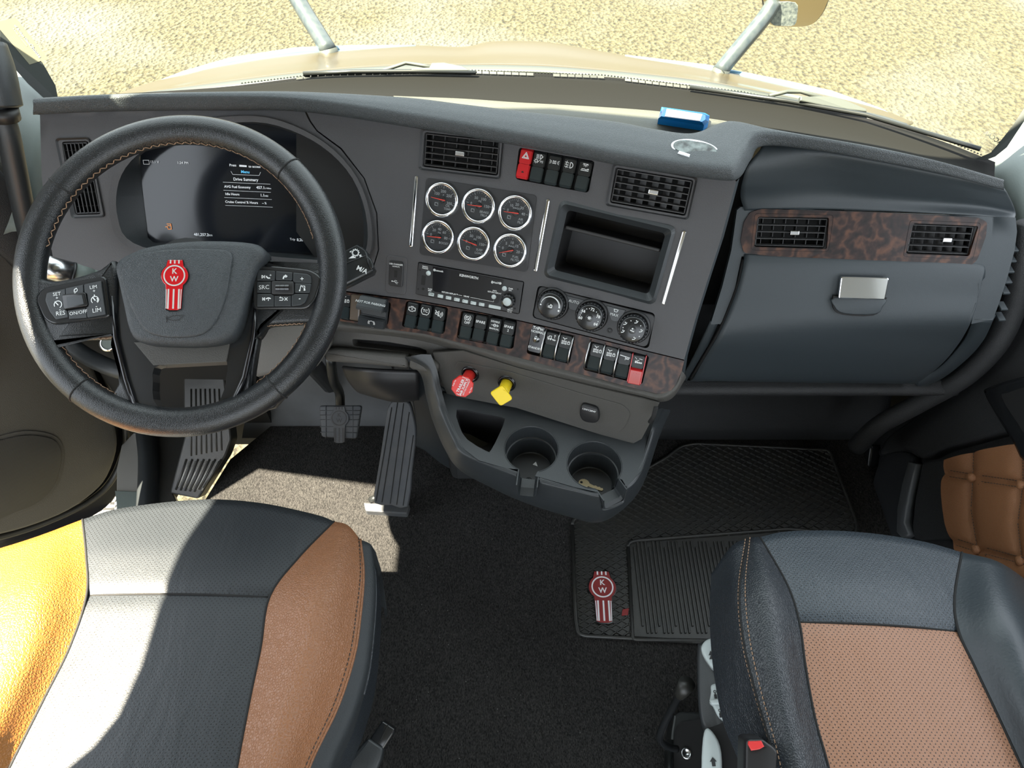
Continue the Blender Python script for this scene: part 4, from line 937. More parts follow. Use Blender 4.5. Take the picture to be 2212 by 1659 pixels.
# --- instrument display
ds = thing('instrument_display', 'wide dark digital instrument display behind the wheel', 'display', FD.hit(540, 420))
part(MB().slab(FD.off(.001), disp, -.006, 0), 'screen', M_screen, ds)
M_lit = mat('lit_print', (.5, .53, .55), .6, emit=((.75, .8, .85), .10)); M_litb = mat('lit_blue', (.1, .45, .7), .6, emit=((.1, .5, .9), .10)); M_lito = mat('lit_orange', (.6, .2, .05), .6, emit=((.9, .3, .05), .10))
FDs = FD.off(.0022)
def dtext(mb, t, u, v, s, b=False):
    M = FDs.frame(u, v, -2.0); mb.text(t, M, s*.70, b)
mb = MB()
for t, u, v, s, b in (('13.1 V', 334, 350, .0085, False), ('1:24 PM', 395, 352, .0085, False), ('Press', 503, 357, .0080, True), ('to access', 550, 360, .0080, True), ('Drive Summary', 531, 388, .0098, True), ('AVG Fuel Economy', 513, 404, .0082, True), ('457.1', 563, 405.5, .0095, True), ('L/100km', 579, 407, .0045, True), ('Idle Hours', 502, 419.5, .0082, True), ('1.1', 567, 422, .0095, True), ('HRS', 575.5, 423.5, .005, True), ('Cruise Control % Hours', 522, 437, .0082, True), ('-- %', 571, 439, .007, True), ('481,257.2', 435, 507, .0095, True), ('km', 455, 508, .008, False), ('Trip', 632, 517, .008, False), ('8,208.7', 653, 518.5, .0095, True), ('km', 668, 520, .008, False), ('--', 676, 366, .010, True)): dtext(mb, t, u, v, s, b)
M = FDs.frame(316, 350); mb.stroke([(-.005, .003), (.005, .003), (.005, -.0035), (-.005, -.0035)], .0006, M, closed=True)
def dline(mb, a, b, wd=.0005):
    M = FDs.frame(*a); q = M.inverted() @ FDs.hit(*b); mb.stroke([(0, 0), (q.x, q.y)], wd, M)
for a, b in (((482, 393.5), (584, 398)), ((483, 411), (585, 415.5)), ((485, 426.5), (587, 431)), ((487, 443.5), (589, 447.5))): dline(mb, a, b)
dline(mb, (499, 370), (503, 377)); dline(mb, (503, 377), (560, 379)); dline(mb, (560, 379), (563, 372)); dline(mb, (518, 358), (532, 359), .003)
part(mb, 'lettering', M_lit, ds)
mb = MB(); dtext(mb, 'Menu', 530, 371.5, .0095, True); part(mb, 'menu_lettering', M_litb, ds, 'blue lettering')
mb = MB(); M = FDs.frame(365, 490); mb.stroke([(-.003, .005), (.004, .005), (.004, -.004), (-.002, -.004), (-.002, 0), (-.006, 0)], .0011, M); mb.stroke([(-.002, .002), (.004, .002)], .0011, M); part(mb, 'warning_symbol', M_lito, ds, 'orange door warning symbol')
mb = MB()
for u in (655, 675, 697): M = FDs.frame(u, 331); mb.stroke([(-.005, .002), (.001, .002), (.001, .005), (.006, 0), (.001, -.005), (.001, -.002), (-.005, -.002)] if u < 660 else [(-.006, 0), (.006, 0), (.004, .002)] if u < 680 else [(-.004, -.004), (.004, -.004), (.004, .004), (-.004, .004)], .0008, M, closed=u != 675)
part(mb, 'dim_symbol', mat('dim_print', (.04, .045, .05), .6), ds)

# ============================================================ LOWER DASH
liplow = [(640, 700, .575), (719, 711, .566), (860, 726, .562), (931, 739, .562), (987, 755, .562), (1120, 795, .562), (1265, 830, .562), (1380, 857, .562), (1425, 866, .563), (1455, 856, .567), (1482, 815, .59)]
wbl = [(640, 686)]+[wb[0], wb[2], wb[3], wb[4], (1115, 770), (1240, 803), wb[8], wb[9], wb[11], wb[12]]
A = [F.hit(*p) for p in wbl]; B = [Z(*p) for p in liplow]
mb = MB().loft([[p+V((0, .01, .006)) for p in A], A, [a*.5+b*.5+V((0, -.004, .004)) for a, b in zip(A, B)], B, [p+V((0, .004, -.006)) for p in B], [p+V((0, .03, -.012)) for p in B]], 90, 20)
part(mb, 'ledge', M_lower, dash, 'rounded ledge under the wood strip')
B1 = Plane(Z(860, 728, .560)+V((0, .006, 0)), V((-.22, -.85, .45)))
slot = [(760, 732), (835, 738), (905, 750), (922, 757), (922, 766), (850, 757), (763, 747)]
mb = MB().sheet(B1, [(560, 690), (640, 698), (719, 708), (860, 722), (935, 735), (1000, 750), (1000, 775), (931, 773), (825, 758), (719, 751), (640, 748), (560, 750)], [rpoly(slot, 6)], 40, 0, .02); part(mb, 'knee_panel', M_lower, dash)
part(MB().slab(B1.off(-.02), [(700, 710), (960, 735), (960, 790), (700, 760)], -.004, 0), 'slot_back', M_deep, dash)
B2 = Plane(Z(860, 775, .535)+V((0, .0, 0)), V((-.2, -.8, .57)))
part(MB().slab(B2, rpoly([(696, 757), (719, 754), (878, 767), (881, 797), (780, 787), (703, 782)], 8), -.03, 0, .006, True), 'lower_rail', M_lower, dash)
part(MB().slab(B2, rpoly([(883, 768), (930, 775), (948, 790), (940, 812), (906, 803), (882, 797)], 8), -.03, 0, .006, True), 'lower_rail', M_lower, dash)
B3 = Plane(pd(630, 760, 1.27), V((.1, -.8, .6)))
part(MB().slab(B3, smooth_poly([(540, 690), (600, 690), (660, 698), (712, 735), (700, 770), (672, 800), (600, 806), (540, 808)], 3), -.08, 0, .008, True), 'column_shroud', mat('shroud_plastic', (.085, .08, .07), .65, bump=.5, bscale=600), dash)
B4 = Plane(pd(300, 640, 1.35), V((.05, -.8, .6)))
part(MB().slab(B4, [(118, 575), (720, 600), (720, 720), (560, 735), (300, 730), (110, 700)], -.05, 0, .006), 'knee_bolster', M_lower, dash)
part(MB().slab(B4, rpoly([(190, 553), (300, 556), (300, 600), (185, 590)], 10), 0, .006, .003), 'side_switch_bezel', M_dash, dash)
# ============================================================ PASSENGER SIDE OF DASH
P0 = [G.hit(u, v) for u, v in ((1608, 455), (1760, 452), (1900, 456), (2030, 461), (2120, 466), (2190, 476))]
P1 = [Z(1600, 425, .775), Z(1760, 420, .775), Z(1900, 428, .772), Z(2030, 438, .765), Z(2120, 447, .758), Z(2194, 462, .745)]
P2 = [Z(1603, 398, .805), Z(1760, 388, .805), Z(1900, 402, .80), Z(2030, 418, .788), Z(2120, 432, .775), Z(2190, 446, .76)]
P3 = [Z(1616, 358, .838), Z(1760, 352, .838), Z(1900, 373, .83), Z(2030, 395, .813), Z(2110, 410, .797), Z(2180, 424, .782)]
P4 = [Z(1645, 316, .858), Z(1760, 323, .858), Z(1900, 348, .852), Z(2030, 373, .832), Z(2100, 388, .817), Z(2168, 405, .798)]
P5 = [p+V((0, .03, -.005)) for p in P4]
mb = MB().loft([P0, P1, P2, P3, P4, P5], 70, 30); part(mb, 'passenger_panel', M_pass, dash, solid=.004)
wdp = [(1606, 546), (1599, 520), (1606, 480), (1620, 458), (1645, 451), (1900, 459), (2112, 470), (2131, 480), (2128, 510), (2110, 560), (2096, 573), (1900, 567), (1700, 557)]
gv1 = [(1636, 468), (1790, 470), (1785, 538), (1628, 533)]; gv2 = [(1972, 482), (2112, 488), (2092, 553), (1955, 548)]
surr = [(1592, 454), (1600, 447), (2194, 470), (2197, 500), (2192, 540), (2176, 600), (2160, 650), (2145, 690), (2098, 700), (2112, 640), (2116, 590), (2108, 577), (1602, 554), (1588, 620), (1570, 680), (1556, 700), (1535, 700), (1560, 620), (1580, 540)]
mb = MB().sheet(G, surr, [inset(rpoly(wdp, 6), 6)], 45, 0, .012); part(mb, 'passenger_surround', M_pass, dash)
mb = MB().sheet(G, rpoly(wdp, 6), [rpoly(gv1, 5), rpoly(gv2, 5)], 40, .0025, .012); part(mb, 'wood_trim', M_wood, dash, 'dark burl wood panel around the passenger vents')
air_vent(G, gv1, dash, 5, 6, tabx=.004); air_vent(G, gv2, dash, 5, 6, open_=35, tabx=.008)
# lower surround to the right of and under the glovebox
ga = [G.hit(2103, 690), Y(2080, 740, .862), Y(2030, 795, .865), Y(1975, 826, .87)]; gb_ = [G.hit(2150, 688), Y(2115, 752, .868), Y(2045, 812, .872), Y(1990, 838, .875)]
mb = MB().loft([ga, gb_, [p+V((.01, .05, 0)) for p in gb_]], 24, 6); part(mb, 'lower_surround', M_pass, dash, solid=.004)
ga = [G.hit(1553, 695), Y(1530, 745, .86), Y(1503, 790, .862), Y(1484, 822, .866)]; gb_ = [G.hit(1534, 695), Y(1512, 742, .862), Y(1490, 785, .866), Y(1466, 826, .87)]
mb = MB().loft([gb_, ga], 20, 4); part(mb, 'lower_surround', M_pass, dash, solid=.004)
for k in range(7):
    v = 545+k*23+(12 if k > 4 else 0); p = G.hit(2189-k*4.6, v); part(MB().box((-.006, -.01, -.002), (.006, .01, .002), Matrix.Translation(p+V((.004, .012, 0))), bev=.001), 'side_rib', M_pass, dash)
mb = MB(); mb.box((.33, 1.045, .45), (.60, 1.09, .77)); mb.box((.60, 1.045, .45), (.88, 1.09, .69)); mb.box((.325, .96, .60), (.345, 1.06, .85)); part(mb, 'light_blocker', M_deep, dash)  # hidden black boxes added to stop light leaking beside the centre stack
# glovebox
gl = thing('glovebox', 'wide dark blue-grey glovebox with chrome latch', 'glovebox', (.6, .9, .55))
def gl_row(pts, off=0): return [p-V((0, off, 0)) for p in pts]
g0 = [G.hit(u, v) for u, v in ((1606, 560), (1850, 570), (2098, 580), (2110, 592))]
g1 = [G.hit(u, v) for u, v in ((1592, 620), (1840, 630), (2085, 635), (2109, 640))]
g2 = [G.hit(u, v) for u, v in ((1565, 690), (1830, 688), (2060, 690), (2094, 692))]
g3 = [Y(1545, 730, .856), Y(1815, 730, .856), Y(2030, 733, .856), Y(2066, 740, .858)]
g4 = [Y(1518, 775, .857), Y(1790, 778, .857), Y(1990, 782, .857), Y(2026, 786, .86)]
g5 = [Y(1494, 816, .862), Y(1760, 820, .862), Y(1930, 822, .862), Y(1975, 822, .865)]
g00 = [p+V((0, .02, -.004)) for p in g0]; g6 = [p+V((0, .03, -.005)) for p in g5]
mb = MB().loft([g00, g0, g1, g2, g3, g4, g5, g6], 60, 44); part(mb, 'door', M_pass, gl, solid=.006)
mb = MB(); seam = [V(p)+V((0, -.0005, 0)) for p in (g0[0], g1[0], g2[0], g3[0], g4[0], g5[0])]; mb.tube(crom(seam, 20), .003, 6); part(mb, 'seam', M_deep, gl)
mb = MB(); seam = [g0[3], g1[3], g2[3], g3[3], g4[3], g5[3]]; mb.tube(crom(seam, 20), .003, 6); part(mb, 'seam', M_deep, gl)
GH = G.off(.012)
M, wd, hg = qframe(GH, [(1815, 594), (1918, 598), (1908, 673), (1803, 668)])
part(MB().slab(GH, smooth_poly([(1812, 640), (1908, 642), (1912, 648), (1905, 665), (1885, 682), (1820, 680), (1800, 665), (1800, 640)], 3), -.004, .0005), 'latch_recess', M_deep, gl)
part(MB().slab(G.off(.010), smooth_poly([(1803, 642), (1908, 644), (1905, 662), (1890, 678), (1822, 677), (1801, 662)], 3), .0, .004, .002, True), 'latch_scoop', M_pass, gl)
part(MB().slab(GH, rpoly([(1814, 596), (1917, 599), (1908, 646), (1808, 643)], 4), .002, .007, .0015), 'latch', M_chrome, gl, 'polished chrome latch')
# kick panel
k0_ = [Y(1440, 822, .885), Y(1700, 822, .885), Y(2060, 822, .885)]; k1_ = [Z(1420, 900, .27)+V((0, 0, 0)), Z(1700, 900, .25), Z(1960, 900, .25)]
k2_ = [V((.20, 1.0, .02)), V((.55, 1.0, .02)), V((.93, 1.0, .02))]
mb = MB().loft([k0_, [Y(1430, 850, .87), Y(1700, 850, .87), Y(2060, 850, .87)], [p+V((0, .13, -.15)) for p in k0_], k2_], 24, 16); part(mb, 'kick_panel', M_doorR, dash, solid=.005)
mb = MB(); mb.tube([Y(1482, 823, .868), Y(1700, 821, .868), Y(1985, 821, .868)], .0012, 6); part(mb, 'kick_panel_edge', M_pass, dash)
# tunnel under the console, bulge over the pedals
mb = MB(); mb.box((-.15, .885, .0), (.30, 1.1, .50), None, bev=.02); part(mb, 'tunnel', M_doorR, dash)
mb = MB().loft([[pd(742, 790, 1.42), pd(800, 795, 1.36), pd(905, 800, 1.36)], [pd(755, 820, 1.45), pd(810, 830, 1.38), pd(905, 830, 1.38)], [pd(778, 845, 1.50), pd(850, 862, 1.44), pd(905, 858, 1.44)], [pd(800, 845, 1.62), pd(850, 860, 1.60), pd(905, 856, 1.60)]], 20, 14)
part(mb, 'pedal_cover', M_black, dash, solid=.005)
PLg = Plane(V((-.13, .93, .3)), V((-.35, -.9, .1)))
part(MB().slab(PLg, smooth_poly([(880, 800), (940, 800), (985, 900), (1012, 985), (1012, 1022), (965, 1012), (915, 975), (893, 960), (893, 900), (885, 850)], 3), -.05, 0, .008, True), 'console_leg', M_cons, dash)
# ============================================================ CENTRE CONSOLE
con = thing('cup_console', 'dark console with two round cup holders and an open bin', 'console', (.08, .65, .36))
ZT = .465; TP = Plane((0, .6, ZT), (0, 0, 1), (1, 0, 0))
a, b, c_ = Z(968, 851, ZT), Z(1366, 957, ZT), Z(1012, 780, .553)
nv_ = (b-a).cross(c_-a).normalized(); nv_ = nv_ if nv_.dot(C0-a) > 0 else -nv_
VP = Plane(a, nv_, (b-a))
mb = MB().sheet(VP, [(935, 762), (1000, 758), (1120, 795), (1270, 833), (1390, 862), (1424, 872), (1404, 914), (1386, 948), (1366, 959), (1275, 932), (1116, 881), (966, 853), (950, 810)], [], 60, 0, .004); part(mb, 'valve_panel', M_lower, con)
part(MB().slab(VP, rpoly([(983, 792), (990, 779), (1100, 801), (1250, 847), (1345, 873), (1363, 890), (1352, 920), (1338, 933), (1320, 930), (1200, 893), (1050, 857), (1000, 838)], 10), 0, .0016, .0008), 'valve_plate', M_lower, con)
def circ(u, v, r, n=36, a0=0, a1=360):
    c = Z(u, v, ZT); return [proj(c+V((r*math.cos(math.radians(a0+(a1-a0)*i/n)), r*math.sin(math.radians(a0+(a1-a0)*i/n)), 0))) for i in range(n+1 if a1-a0 != 360 else n)], c
RC = .0462
arc1, c1 = circ(1148, 970, RC, 34, -78, 243)    # from notch right side, counter-clockwise round the back, to notch left side
arc2, c2 = circ(1284, 1004, RC, 34, -35, 268)
bin_ = smooth_poly([(987, 884), (1035, 892), (1084, 901), (1090, 909), (1080, 935), (1061, 972), (1050, 974), (1009, 949), (992, 920)], 2)
outT = [(957, 846), (968, 851), (1116, 880), (1275, 931), (1366, 958), (1386, 947), (1404, 914), (1415, 885), (1424, 892), (1411, 940), (1385, 1018), (1353, 1051), (1344, 1036)]
outT += [p for p in arc2] + [(1290, 1063), (1240, 1052), (1156, 1028)]
outT += [p for p in arc1] + [(1092, 1011), (1034, 994), (1005, 972), (984, 944), (961, 893)]
mb = MB().sheet(TP, outT, [bin_], 40, 0, .012, smooth=False); part(mb, 'tray', M_cons, con)
def cup(c, na, nb, bot):
    mb = MB(); n = 48; prof = [(RC+.0015, .001), (RC, -.002), (RC-.001, -.030), (RC-.003, -.031), (RC-.004, -.034), (RC-.0075, -.070), (RC-.010, -.072), (.0, -.072)]
    for i in range(n):
        a0, a1 = 2*math.pi*i/n, 2*math.pi*(i+1)/n; d = math.degrees((a0+a1)/2)
        skip = any(lo <= d+o <= hi for o in (0, -360) for lo, hi in ((na, nb),))
        for k in range(len(prof)-1):
            if skip and k < 3: continue
            (r0_, z0), (r1_, z1) = prof[k], prof[k+1]
            mb.add([c+V((r0_*math.cos(a0), r0_*math.sin(a0), z0)), c+V((r0_*math.cos(a1), r0_*math.sin(a1), z0)), c+V((r1_*math.cos(a1), r1_*math.sin(a1), z1)), c+V((r1_*math.cos(a0), r1_*math.sin(a0), z1))], [(0, 1, 2, 3)])
    part(mb, 'cup_holder', M_cons, con)
    part(MB().disc(RC-.009, 0, Matrix.Translation(c+V((0, 0, -.0715)))), 'cup_mat', M_black, con)
cup(c1, -117, -78, 0); cup(c2, -92, -35, 0)
part(MB().lathe([(.006, 0), (.006, .003), (.003, .003), (.003, .001)], Matrix.Translation(c1+V((-.004, -.022, -.0715))), 16), 'drain', M_black, con)
# bin walls
bw = [TP.hit(*p) for p in bin_]; cb = sum(bw, V((0, 0, 0)))/len(bw)
mb = MB().grid([loop(bw), loop([p+V((0, 0, -.004))+(cb-p)*.04 for p in bw]), loop([p+(cb-p)*.12+V((0, 0, -.09)) for p in bw])]); mb.add([p+(cb-p)*.12+V((0, 0, -.09)) for p in bw], [tuple(range(len(bw)))]); part(mb, 'bin', M_black, con)
# body
rim1 = [(931, 766, .555), (944, 800, .53), (953, 840, .50), (966, 885, .475), (990, 942, .466), (1012, 967, .465), (1094, 1010, .465), (1151, 1027, .465), (1240, 1053, .465), (1297, 1064, .465), (1350, 1047, .465), (1378, 1016, .465), (1406, 930, .475), (1422, 884, .54)]
rim2 = [(886, 770, .55), (925, 798, .53), (938, 845, .50), (950, 890, .472), (975, 950, .458), (1000, 985, .456), (1086, 1022, .456), (1145, 1042, .456), (1240, 1066, .456), (1303, 1078, .456), (1357, 1060, .456), (1388, 1022, .456), (1418, 930, .47), (1436, 884, .535)]
bot1 = [(880, 784, .52), (915, 815, .49), (928, 865, .455), (942, 915, .42), (968, 975, .39), (1002, 1020, .375), (1080, 1062, .365), (1140, 1088, .36), (1225, 1115, .36), (1290, 1128, .362), (1340, 1100, .37), (1378, 1050, .39), (1412, 955, .42), (1440, 892, .48)]
r1_ = [Z(*p) for p in rim1]; r2_ = [Z(*p) for p in rim2]; r3_ = [Z(*p) for p in bot1]
cc = V((.08, .75, .40)); r15 = [(x+y)/2+V((0, 0, .003)) for x, y in zip(r1_, r2_)]; r25 = [(x+y)/2+(x-cc).normalized()*.008 for x, y in zip(r2_, r3_)]
r4_ = [p*.75+cc*.25+V((0, 0, -.02)) for p in r3_]; r5_ = [p*.35+cc*.65+V((0, 0, -.04)) for p in r3_]
mb = MB().loft([r1_, r15, r2_, r25, r3_, r4_, r5_], 260, 44)
NOT = []
for q, w_, hw in ((c1, -97, .0165), (c2, -62, .0215)):
    a = math.radians(w_); d = V((math.cos(a), math.sin(a), 0)); s_ = V((-d.y, d.x, 0)); NOT.append((q, d, s_, hw))
for i, p in enumerate(mb.v):
    p = V(p)
    for q, d, s_, hw in NOT:
        r = p-q; al = r.dot(d); la = abs(r.dot(s_))
        if al > .03 and la < hw+.002 and p.z > ZT-.045:
            f = min(1, (hw+.002-la)/.004); p.z = min(p.z, ZT-.031*f-.004*f*(1 if p.z > ZT-.02 else 2))
    mb.v[i] = tuple(p)
part(mb, 'body', M_cons, con)
# notch scoops
for q, d, s_, hw in NOT:
    P_ = []
    for al, zb in ((.0425, -.030), (.060, -.030), (.074 if hw < .02 else .066, -.034)):
        p = q+d*al; P_.append([p-s_*hw+V((0, 0, -.0005)), p-s_*hw*.86+V((0, 0, zb+.004)), p-s_*hw*.7+V((0, 0, zb)), p+s_*hw*.7+V((0, 0, zb)), p+s_*hw*.86+V((0, 0, zb+.004)), p+s_*hw+V((0, 0, -.0005))])
    mb = MB().grid(P_, False, True); part(mb, 'handle_notch', M_cons, con, solid=.002)
for i in range(2): pass
# power socket cap, side clip
PS = part(MB().slab(VP, rpoly([(1258, 866), (1294, 876), (1298, 900), (1288, 908), (1262, 904), (1253, 890)], 10), .0016, .010, .003, True), 'power_socket_cap', M_black, con)
mb = MB(); M = VP.off(.0105).frame(1272, 886); mb.text('12V/120W', M, .0055, True); part(mb, 'lettering', M_white, PS)
mb = MB(); mb.tube([pd(1417, 880, 1.16), pd(1412, 900, 1.17), pd(1404, 912, 1.18)], .004, 8); part(mb, 'clip', M_deep, con)
# pull knobs
def valve(label, bu, bv, ku, kv, poly, m, back):
    base = VP.hit(bu, bv); D = (base-C0).length/ray(bu, bv).length; kp = pd(ku, kv, D-back); n = (C0-kp).normalized()+V((0, -.25, .0)); n.normalize()
    t = thing('valve_knob', label, 'knob', base, 'pull valve knobs')
    MC = mkframe(base, nv_); part(MB().lathe([(.0165, 0), (.016, .005), (.012, .006), (.011, .002), (0, .002)], MC, 28), 'collar', M_gloss, t, 'black collar')
    part(MB().tube([base+nv_*.002, base*.5+kp*.5, kp-n*.004], [.0105, .010, .012], 16), 'shaft', m, t)
    KP = Plane(kp, n); part(MB().slab(KP, poly, -.008, 0, .0015), 'handle', m, t); return t, KP
t, KP = valve('red octagonal trailer air supply pull knob', 1017, 806, 999, 834, [(999+25*math.cos(math.radians(22.5+45*i+8)), 835+24*math.sin(math.radians(22.5+45*i+8))) for i in range(8)], M_valve, .052)
mb = MB(); M = KP.off(.0004).frame(999, 835, 62); mb.text('TRAILER', M, .0066, True, y=.0035); mb.text('AIR SUPPLY', M, .0058, True, y=-.0025); mb.text('NOT FOR PARKING', M, .003, True, y=-.0070)
for i, tx in enumerate(('PUSH TO', 'SUPPLY', 'PULL TO', 'EVACUATE')):
    Mr = M @ Matrix.Rotation(math.radians(90*i), 4, 'Z'); mb.text(tx, Mr, .0028, True, y=.0150)
part(mb, 'lettering', M_white, t)
valve('yellow square parking brake pull knob', 1096, 826, 1083, 855, rpoly([(1058, 849), (1085, 832), (1108, 862), (1081, 878)], 6), M_yel, .050)
# key and scrap of paper in the cups
ky = thing('key', 'brass key lying in the right cup holder', 'key', c2+V((-.005, -.012, -.088)))
ck = c2+V((-.012, .004, -.071)); Mk = Matrix.Translation(ck) @ Matrix.Rotation(math.radians(-22), 4, 'Z'); mb = MB()
hole = [(.003*math.cos(a)-.004, .003*math.sin(a)) for a in [2*math.pi*i/10 for i in range(10)]]
mb.prism([(.010*math.cos(a), .0085*math.sin(a)) for a in [2*math.pi*i/18 for i in range(18)]], 0, .002, Mk); mb.prism([(.009, -.0035), (.034, -.003), (.036, 0), (.034, .003), (.031, .002), (.028, .0035), (.025, .002), (.021, .0035), (.018, .002), (.009, .0035)], 0, .0018, Mk); part(mb, 'blade', M_brass, ky)
part(MB().disc(.0025, .0022, Mk @ Matrix.Translation((-.005, 0, 0)), 12), 'hole', M_deep, ky)
cs = c1+V((.004, .012, -.071)); o = part(MB().prism([(0, 0), (.009, -.004), (.006, .006)], 0, .0006, Matrix.Translation(cs)), 'paper_scrap', M_paper, None); tag(o, 'tiny white paper scrap in the left cup holder', 'paper')
# ============================================================ ON THE DASH
bx = thing('blue_box', 'bright blue plastic box with white label on the dash shelf', 'box', Z(1475, 262, .865))
BP = Plane(Z(1475, 272, .858), (0, 0, 1)); bot = [(1420, 266), (1500, 277), (1520, 283), (1527, 278), (1527, 262), (1515, 252), (1430, 240), (1425, 245)]
A = [BP.hit(*p) for p in [(1420, 268), (1518, 283), (1528, 275), (1530, 262), (1520, 256), (1427, 243)]]; T_ = [Z(*p, .884) for p in [(1428, 251), (1516, 263), (1524, 258), (1524, 249), (1516, 245), (1437, 234)]]
mb = MB().grid([loop(A), loop([p+V((0, 0, .010)) for p in A]), loop(T_)], False); mb.add(T_, [tuple(range(6))], None, False); part(mb, 'case', M_blue, bx)
LP_ = Plane((0, 0, .8845), (0, 0, 1)); part(MB().slab(LP_, [(1436, 252), (1512, 262), (1517, 248), (1440, 236)], 0, .0012), 'label', M_paper, bx)
BD = Plane(Z(1500, 322, .893)+V((0, 0, .002)), V((0, -.12, 1))); ov = []
for i in range(36):
    a = 2*math.pi*i/36; ca, sa = math.cos(a), math.sin(a); x, y = 52*ca, 19*sa; t_ = math.radians(9); ov.append((1500+x*math.cos(t_)-y*math.sin(t_), 323+x*math.sin(t_)+y*math.cos(t_)))
bd = thing('oval_badge', 'oval silver badge with worn peeling face on the dash top', 'badge', BD.hit(1500, 323))
part(MB().slab(BD, ov, -.006, .0025, .001), 'plate', M_brush, bd); part(MB().slab(BD, inset(ov, 5), .0025, .0032), 'face', M_teal, bd, 'worn face with dark flakes')
mb = MB(); mb.slab(BD, [(1466, 330), (1490, 338), (1488, 344), (1462, 336)], .0, .0045, .0008); part(mb, 'flake', M_brush, bd)
# ============================================================ STEERING WHEEL
yw, N_ = math.radians(-4), math.radians(57.2)
WO = V((-.461, .740, .824)); WN = V((-math.sin(yw)*math.cos(N_), -math.cos(yw)*math.cos(N_), math.sin(N_)))
WP = Plane(WO, WN); WM_ = mkframe(WO, WN)
sw = thing('steering_wheel', 'black leather steering wheel with red emblem and button pads', 'steering wheel', M=WM_)
RJ, RR = .2082, .0204
def ringp(a, r=RJ, h=0): return WM_ @ V((r*math.cos(a), r*math.sin(a), h))
mb = MB(); n, m_ = 120, 18
for i in range(n):
    a = 2*math.pi*i/n
    for k in range(m_):
        q = 2*math.pi*k/m_; rr = RR; mb.v.append(tuple(ringp(a, RJ+rr*1.0*math.cos(q), rr*.95*math.sin(q))))
for i in range(n):
    for k in range(m_): mb.f.append((i*m_+k, ((i+1) % n)*m_+k, ((i+1) % n)*m_+(k+1) % m_, i*m_+(k+1) % m_)); mb.sm.append(True)
part(mb, 'rim', M_rim, sw)
def wang(u, v): q = WM_.inverted() @ WP.hit(u, v); return math.atan2(q.y, q.x)
mb = MB()
for (u, v) in ((132, 403), (630, 362), (180, 840), (617, 858)):
    a = wang(u, v)
    for off in (-.006, .006): pass
    pts = [ringp(a, RJ+(RR+.0002)*math.cos(q), (RR+.0002)*.96*math.sin(q)) for q in [2*math.pi*k/24 for k in range(25)]]; part(MB().tube(pts, .0011, 6), 'rim_seam', M_deep, sw)
mb = MB(); a = 0; ns = 210
for i in range(ns):
    a0, a1 = 2*math.pi*i/ns, 2*math.pi*(i+.85)/ns; q = math.radians(168)
    dg = math.degrees(a0) % 360
    if 240 < dg < 300 or (165 < dg < 190) or (dg > 350 or dg < 12): continue
    z0, z1 = (.0028, -.0028) if i % 2 else (-.0028, .0028)
    p0, p1 = ringp(a0, RJ-RR-.0003, z0+.004), ringp(a1, RJ-RR-.0003, z1+.004); mb.tube([p0, p1], .0007, 4, cap=False)
part(mb, 'stitching', M_stitch, sw, 'tan cross stitching')
# V-shaped gloss frame with the window
fr = [(243, 600), (237, 700), (262, 803), (282, 872), (300, 897), (366, 903), (455, 900), (494, 882), (516, 851), (537, 795), (549, 721), (558, 664), (561, 600), (500, 580), (300, 580)]
wn = smooth_poly([(333, 794), (370, 786), (450, 782), (490, 780), (488, 815), (484, 843), (465, 877), (430, 885), (390, 887), (350, 884), (331, 862), (330, 825)], 2)
WF = WP.off(.004)
mb = MB().sheet(WF, fr, [wn], 40, 0, .022); part(mb, 'spoke_frame', M_satin, sw, 'glossy black V-shaped lower spokes')
mb = MB(); mb.tube([WF.off(.003).hit(*p) for p in [(243, 640), (250, 730), (272, 820), (296, 893)]], .0035, 8); mb.tube([WF.off(.003).hit(*p) for p in [(556, 640), (546, 730), (528, 815), (497, 882)]], .0035, 8); mb.tube([WF.off(.002).hit(*p) for p in [(296, 893), (330, 899), (400, 902), (460, 899), (497, 882)]], .003, 8)
part(mb, 'frame_edge', M_brush if False else M_gloss, sw)
# recessed face under the hub
mb = MB().slab(WP.off(.002), [(292, 740), (500, 735), (491, 782), (334, 790)], -.03, .0045, .001); part(mb, 'hub_underside', M_lower, sw)
# leather side spokes
lsp = smooth_poly([(52, 640), (75, 600), (110, 606), (160, 598), (215, 580), (246, 562), (252, 640), (247, 722), (236, 729), (180, 730), (138, 733), (122, 742), (112, 765), (80, 740), (58, 690)], 3)
rsp = smooth_poly([(545, 566), (560, 556), (610, 566), (660, 577), (700, 572), (722, 560), (735, 600), (730, 660), (705, 720), (680, 735), (668, 700), (655, 697), (610, 699), (575, 703), (566, 715), (552, 726), (545, 650)], 3)
mb = MB().slab(WP.off(.010), lsp, -.022, 0, .006, True); part(mb, 'side_spoke', M_rim, sw)
mb = MB().slab(WP.off(.010), rsp, -.022, 0, .006, True); part(mb, 'side_spoke', M_rim, sw)
mb = MB(); 
for pl in ([(560, 712), (552, 760), (546, 800), (542, 850), (520, 852), (535, 800), (548, 730)],
           [(238, 729), (252, 790), (254, 830), (243, 850), (214, 845), (235, 868), (282, 905), (300, 897), (262, 803), (240, 722)],
           [(542, 850), (546, 853), (580, 835), (608, 812), (625, 840), (590, 880), (500, 905), (494, 884), (516, 851)]):
    part(MB().slab(WP.off(.006), pl, -.018, 0, .004, True), 'spoke_web', M_rim, sw)
mb = MB()
for (a, b) in (((140, 735), (236, 731)), ((576, 704), (656, 699)), ((580, 565), (690, 577))):
    for i in range(16):
        p = WP.off(.004).hit(a[0]+(b[0]-a[0])*i/16, a[1]+(b[1]-a[1])*i/16+(1 if i % 2 else -1.5)); q = WP.off(.004).hit(a[0]+(b[0]-a[0])*(i+.9)/16, a[1]+(b[1]-a[1])*(i+.9)/16+(-1.5 if i % 2 else 1)); mb.tube([p, q], .0008, 4, cap=False)
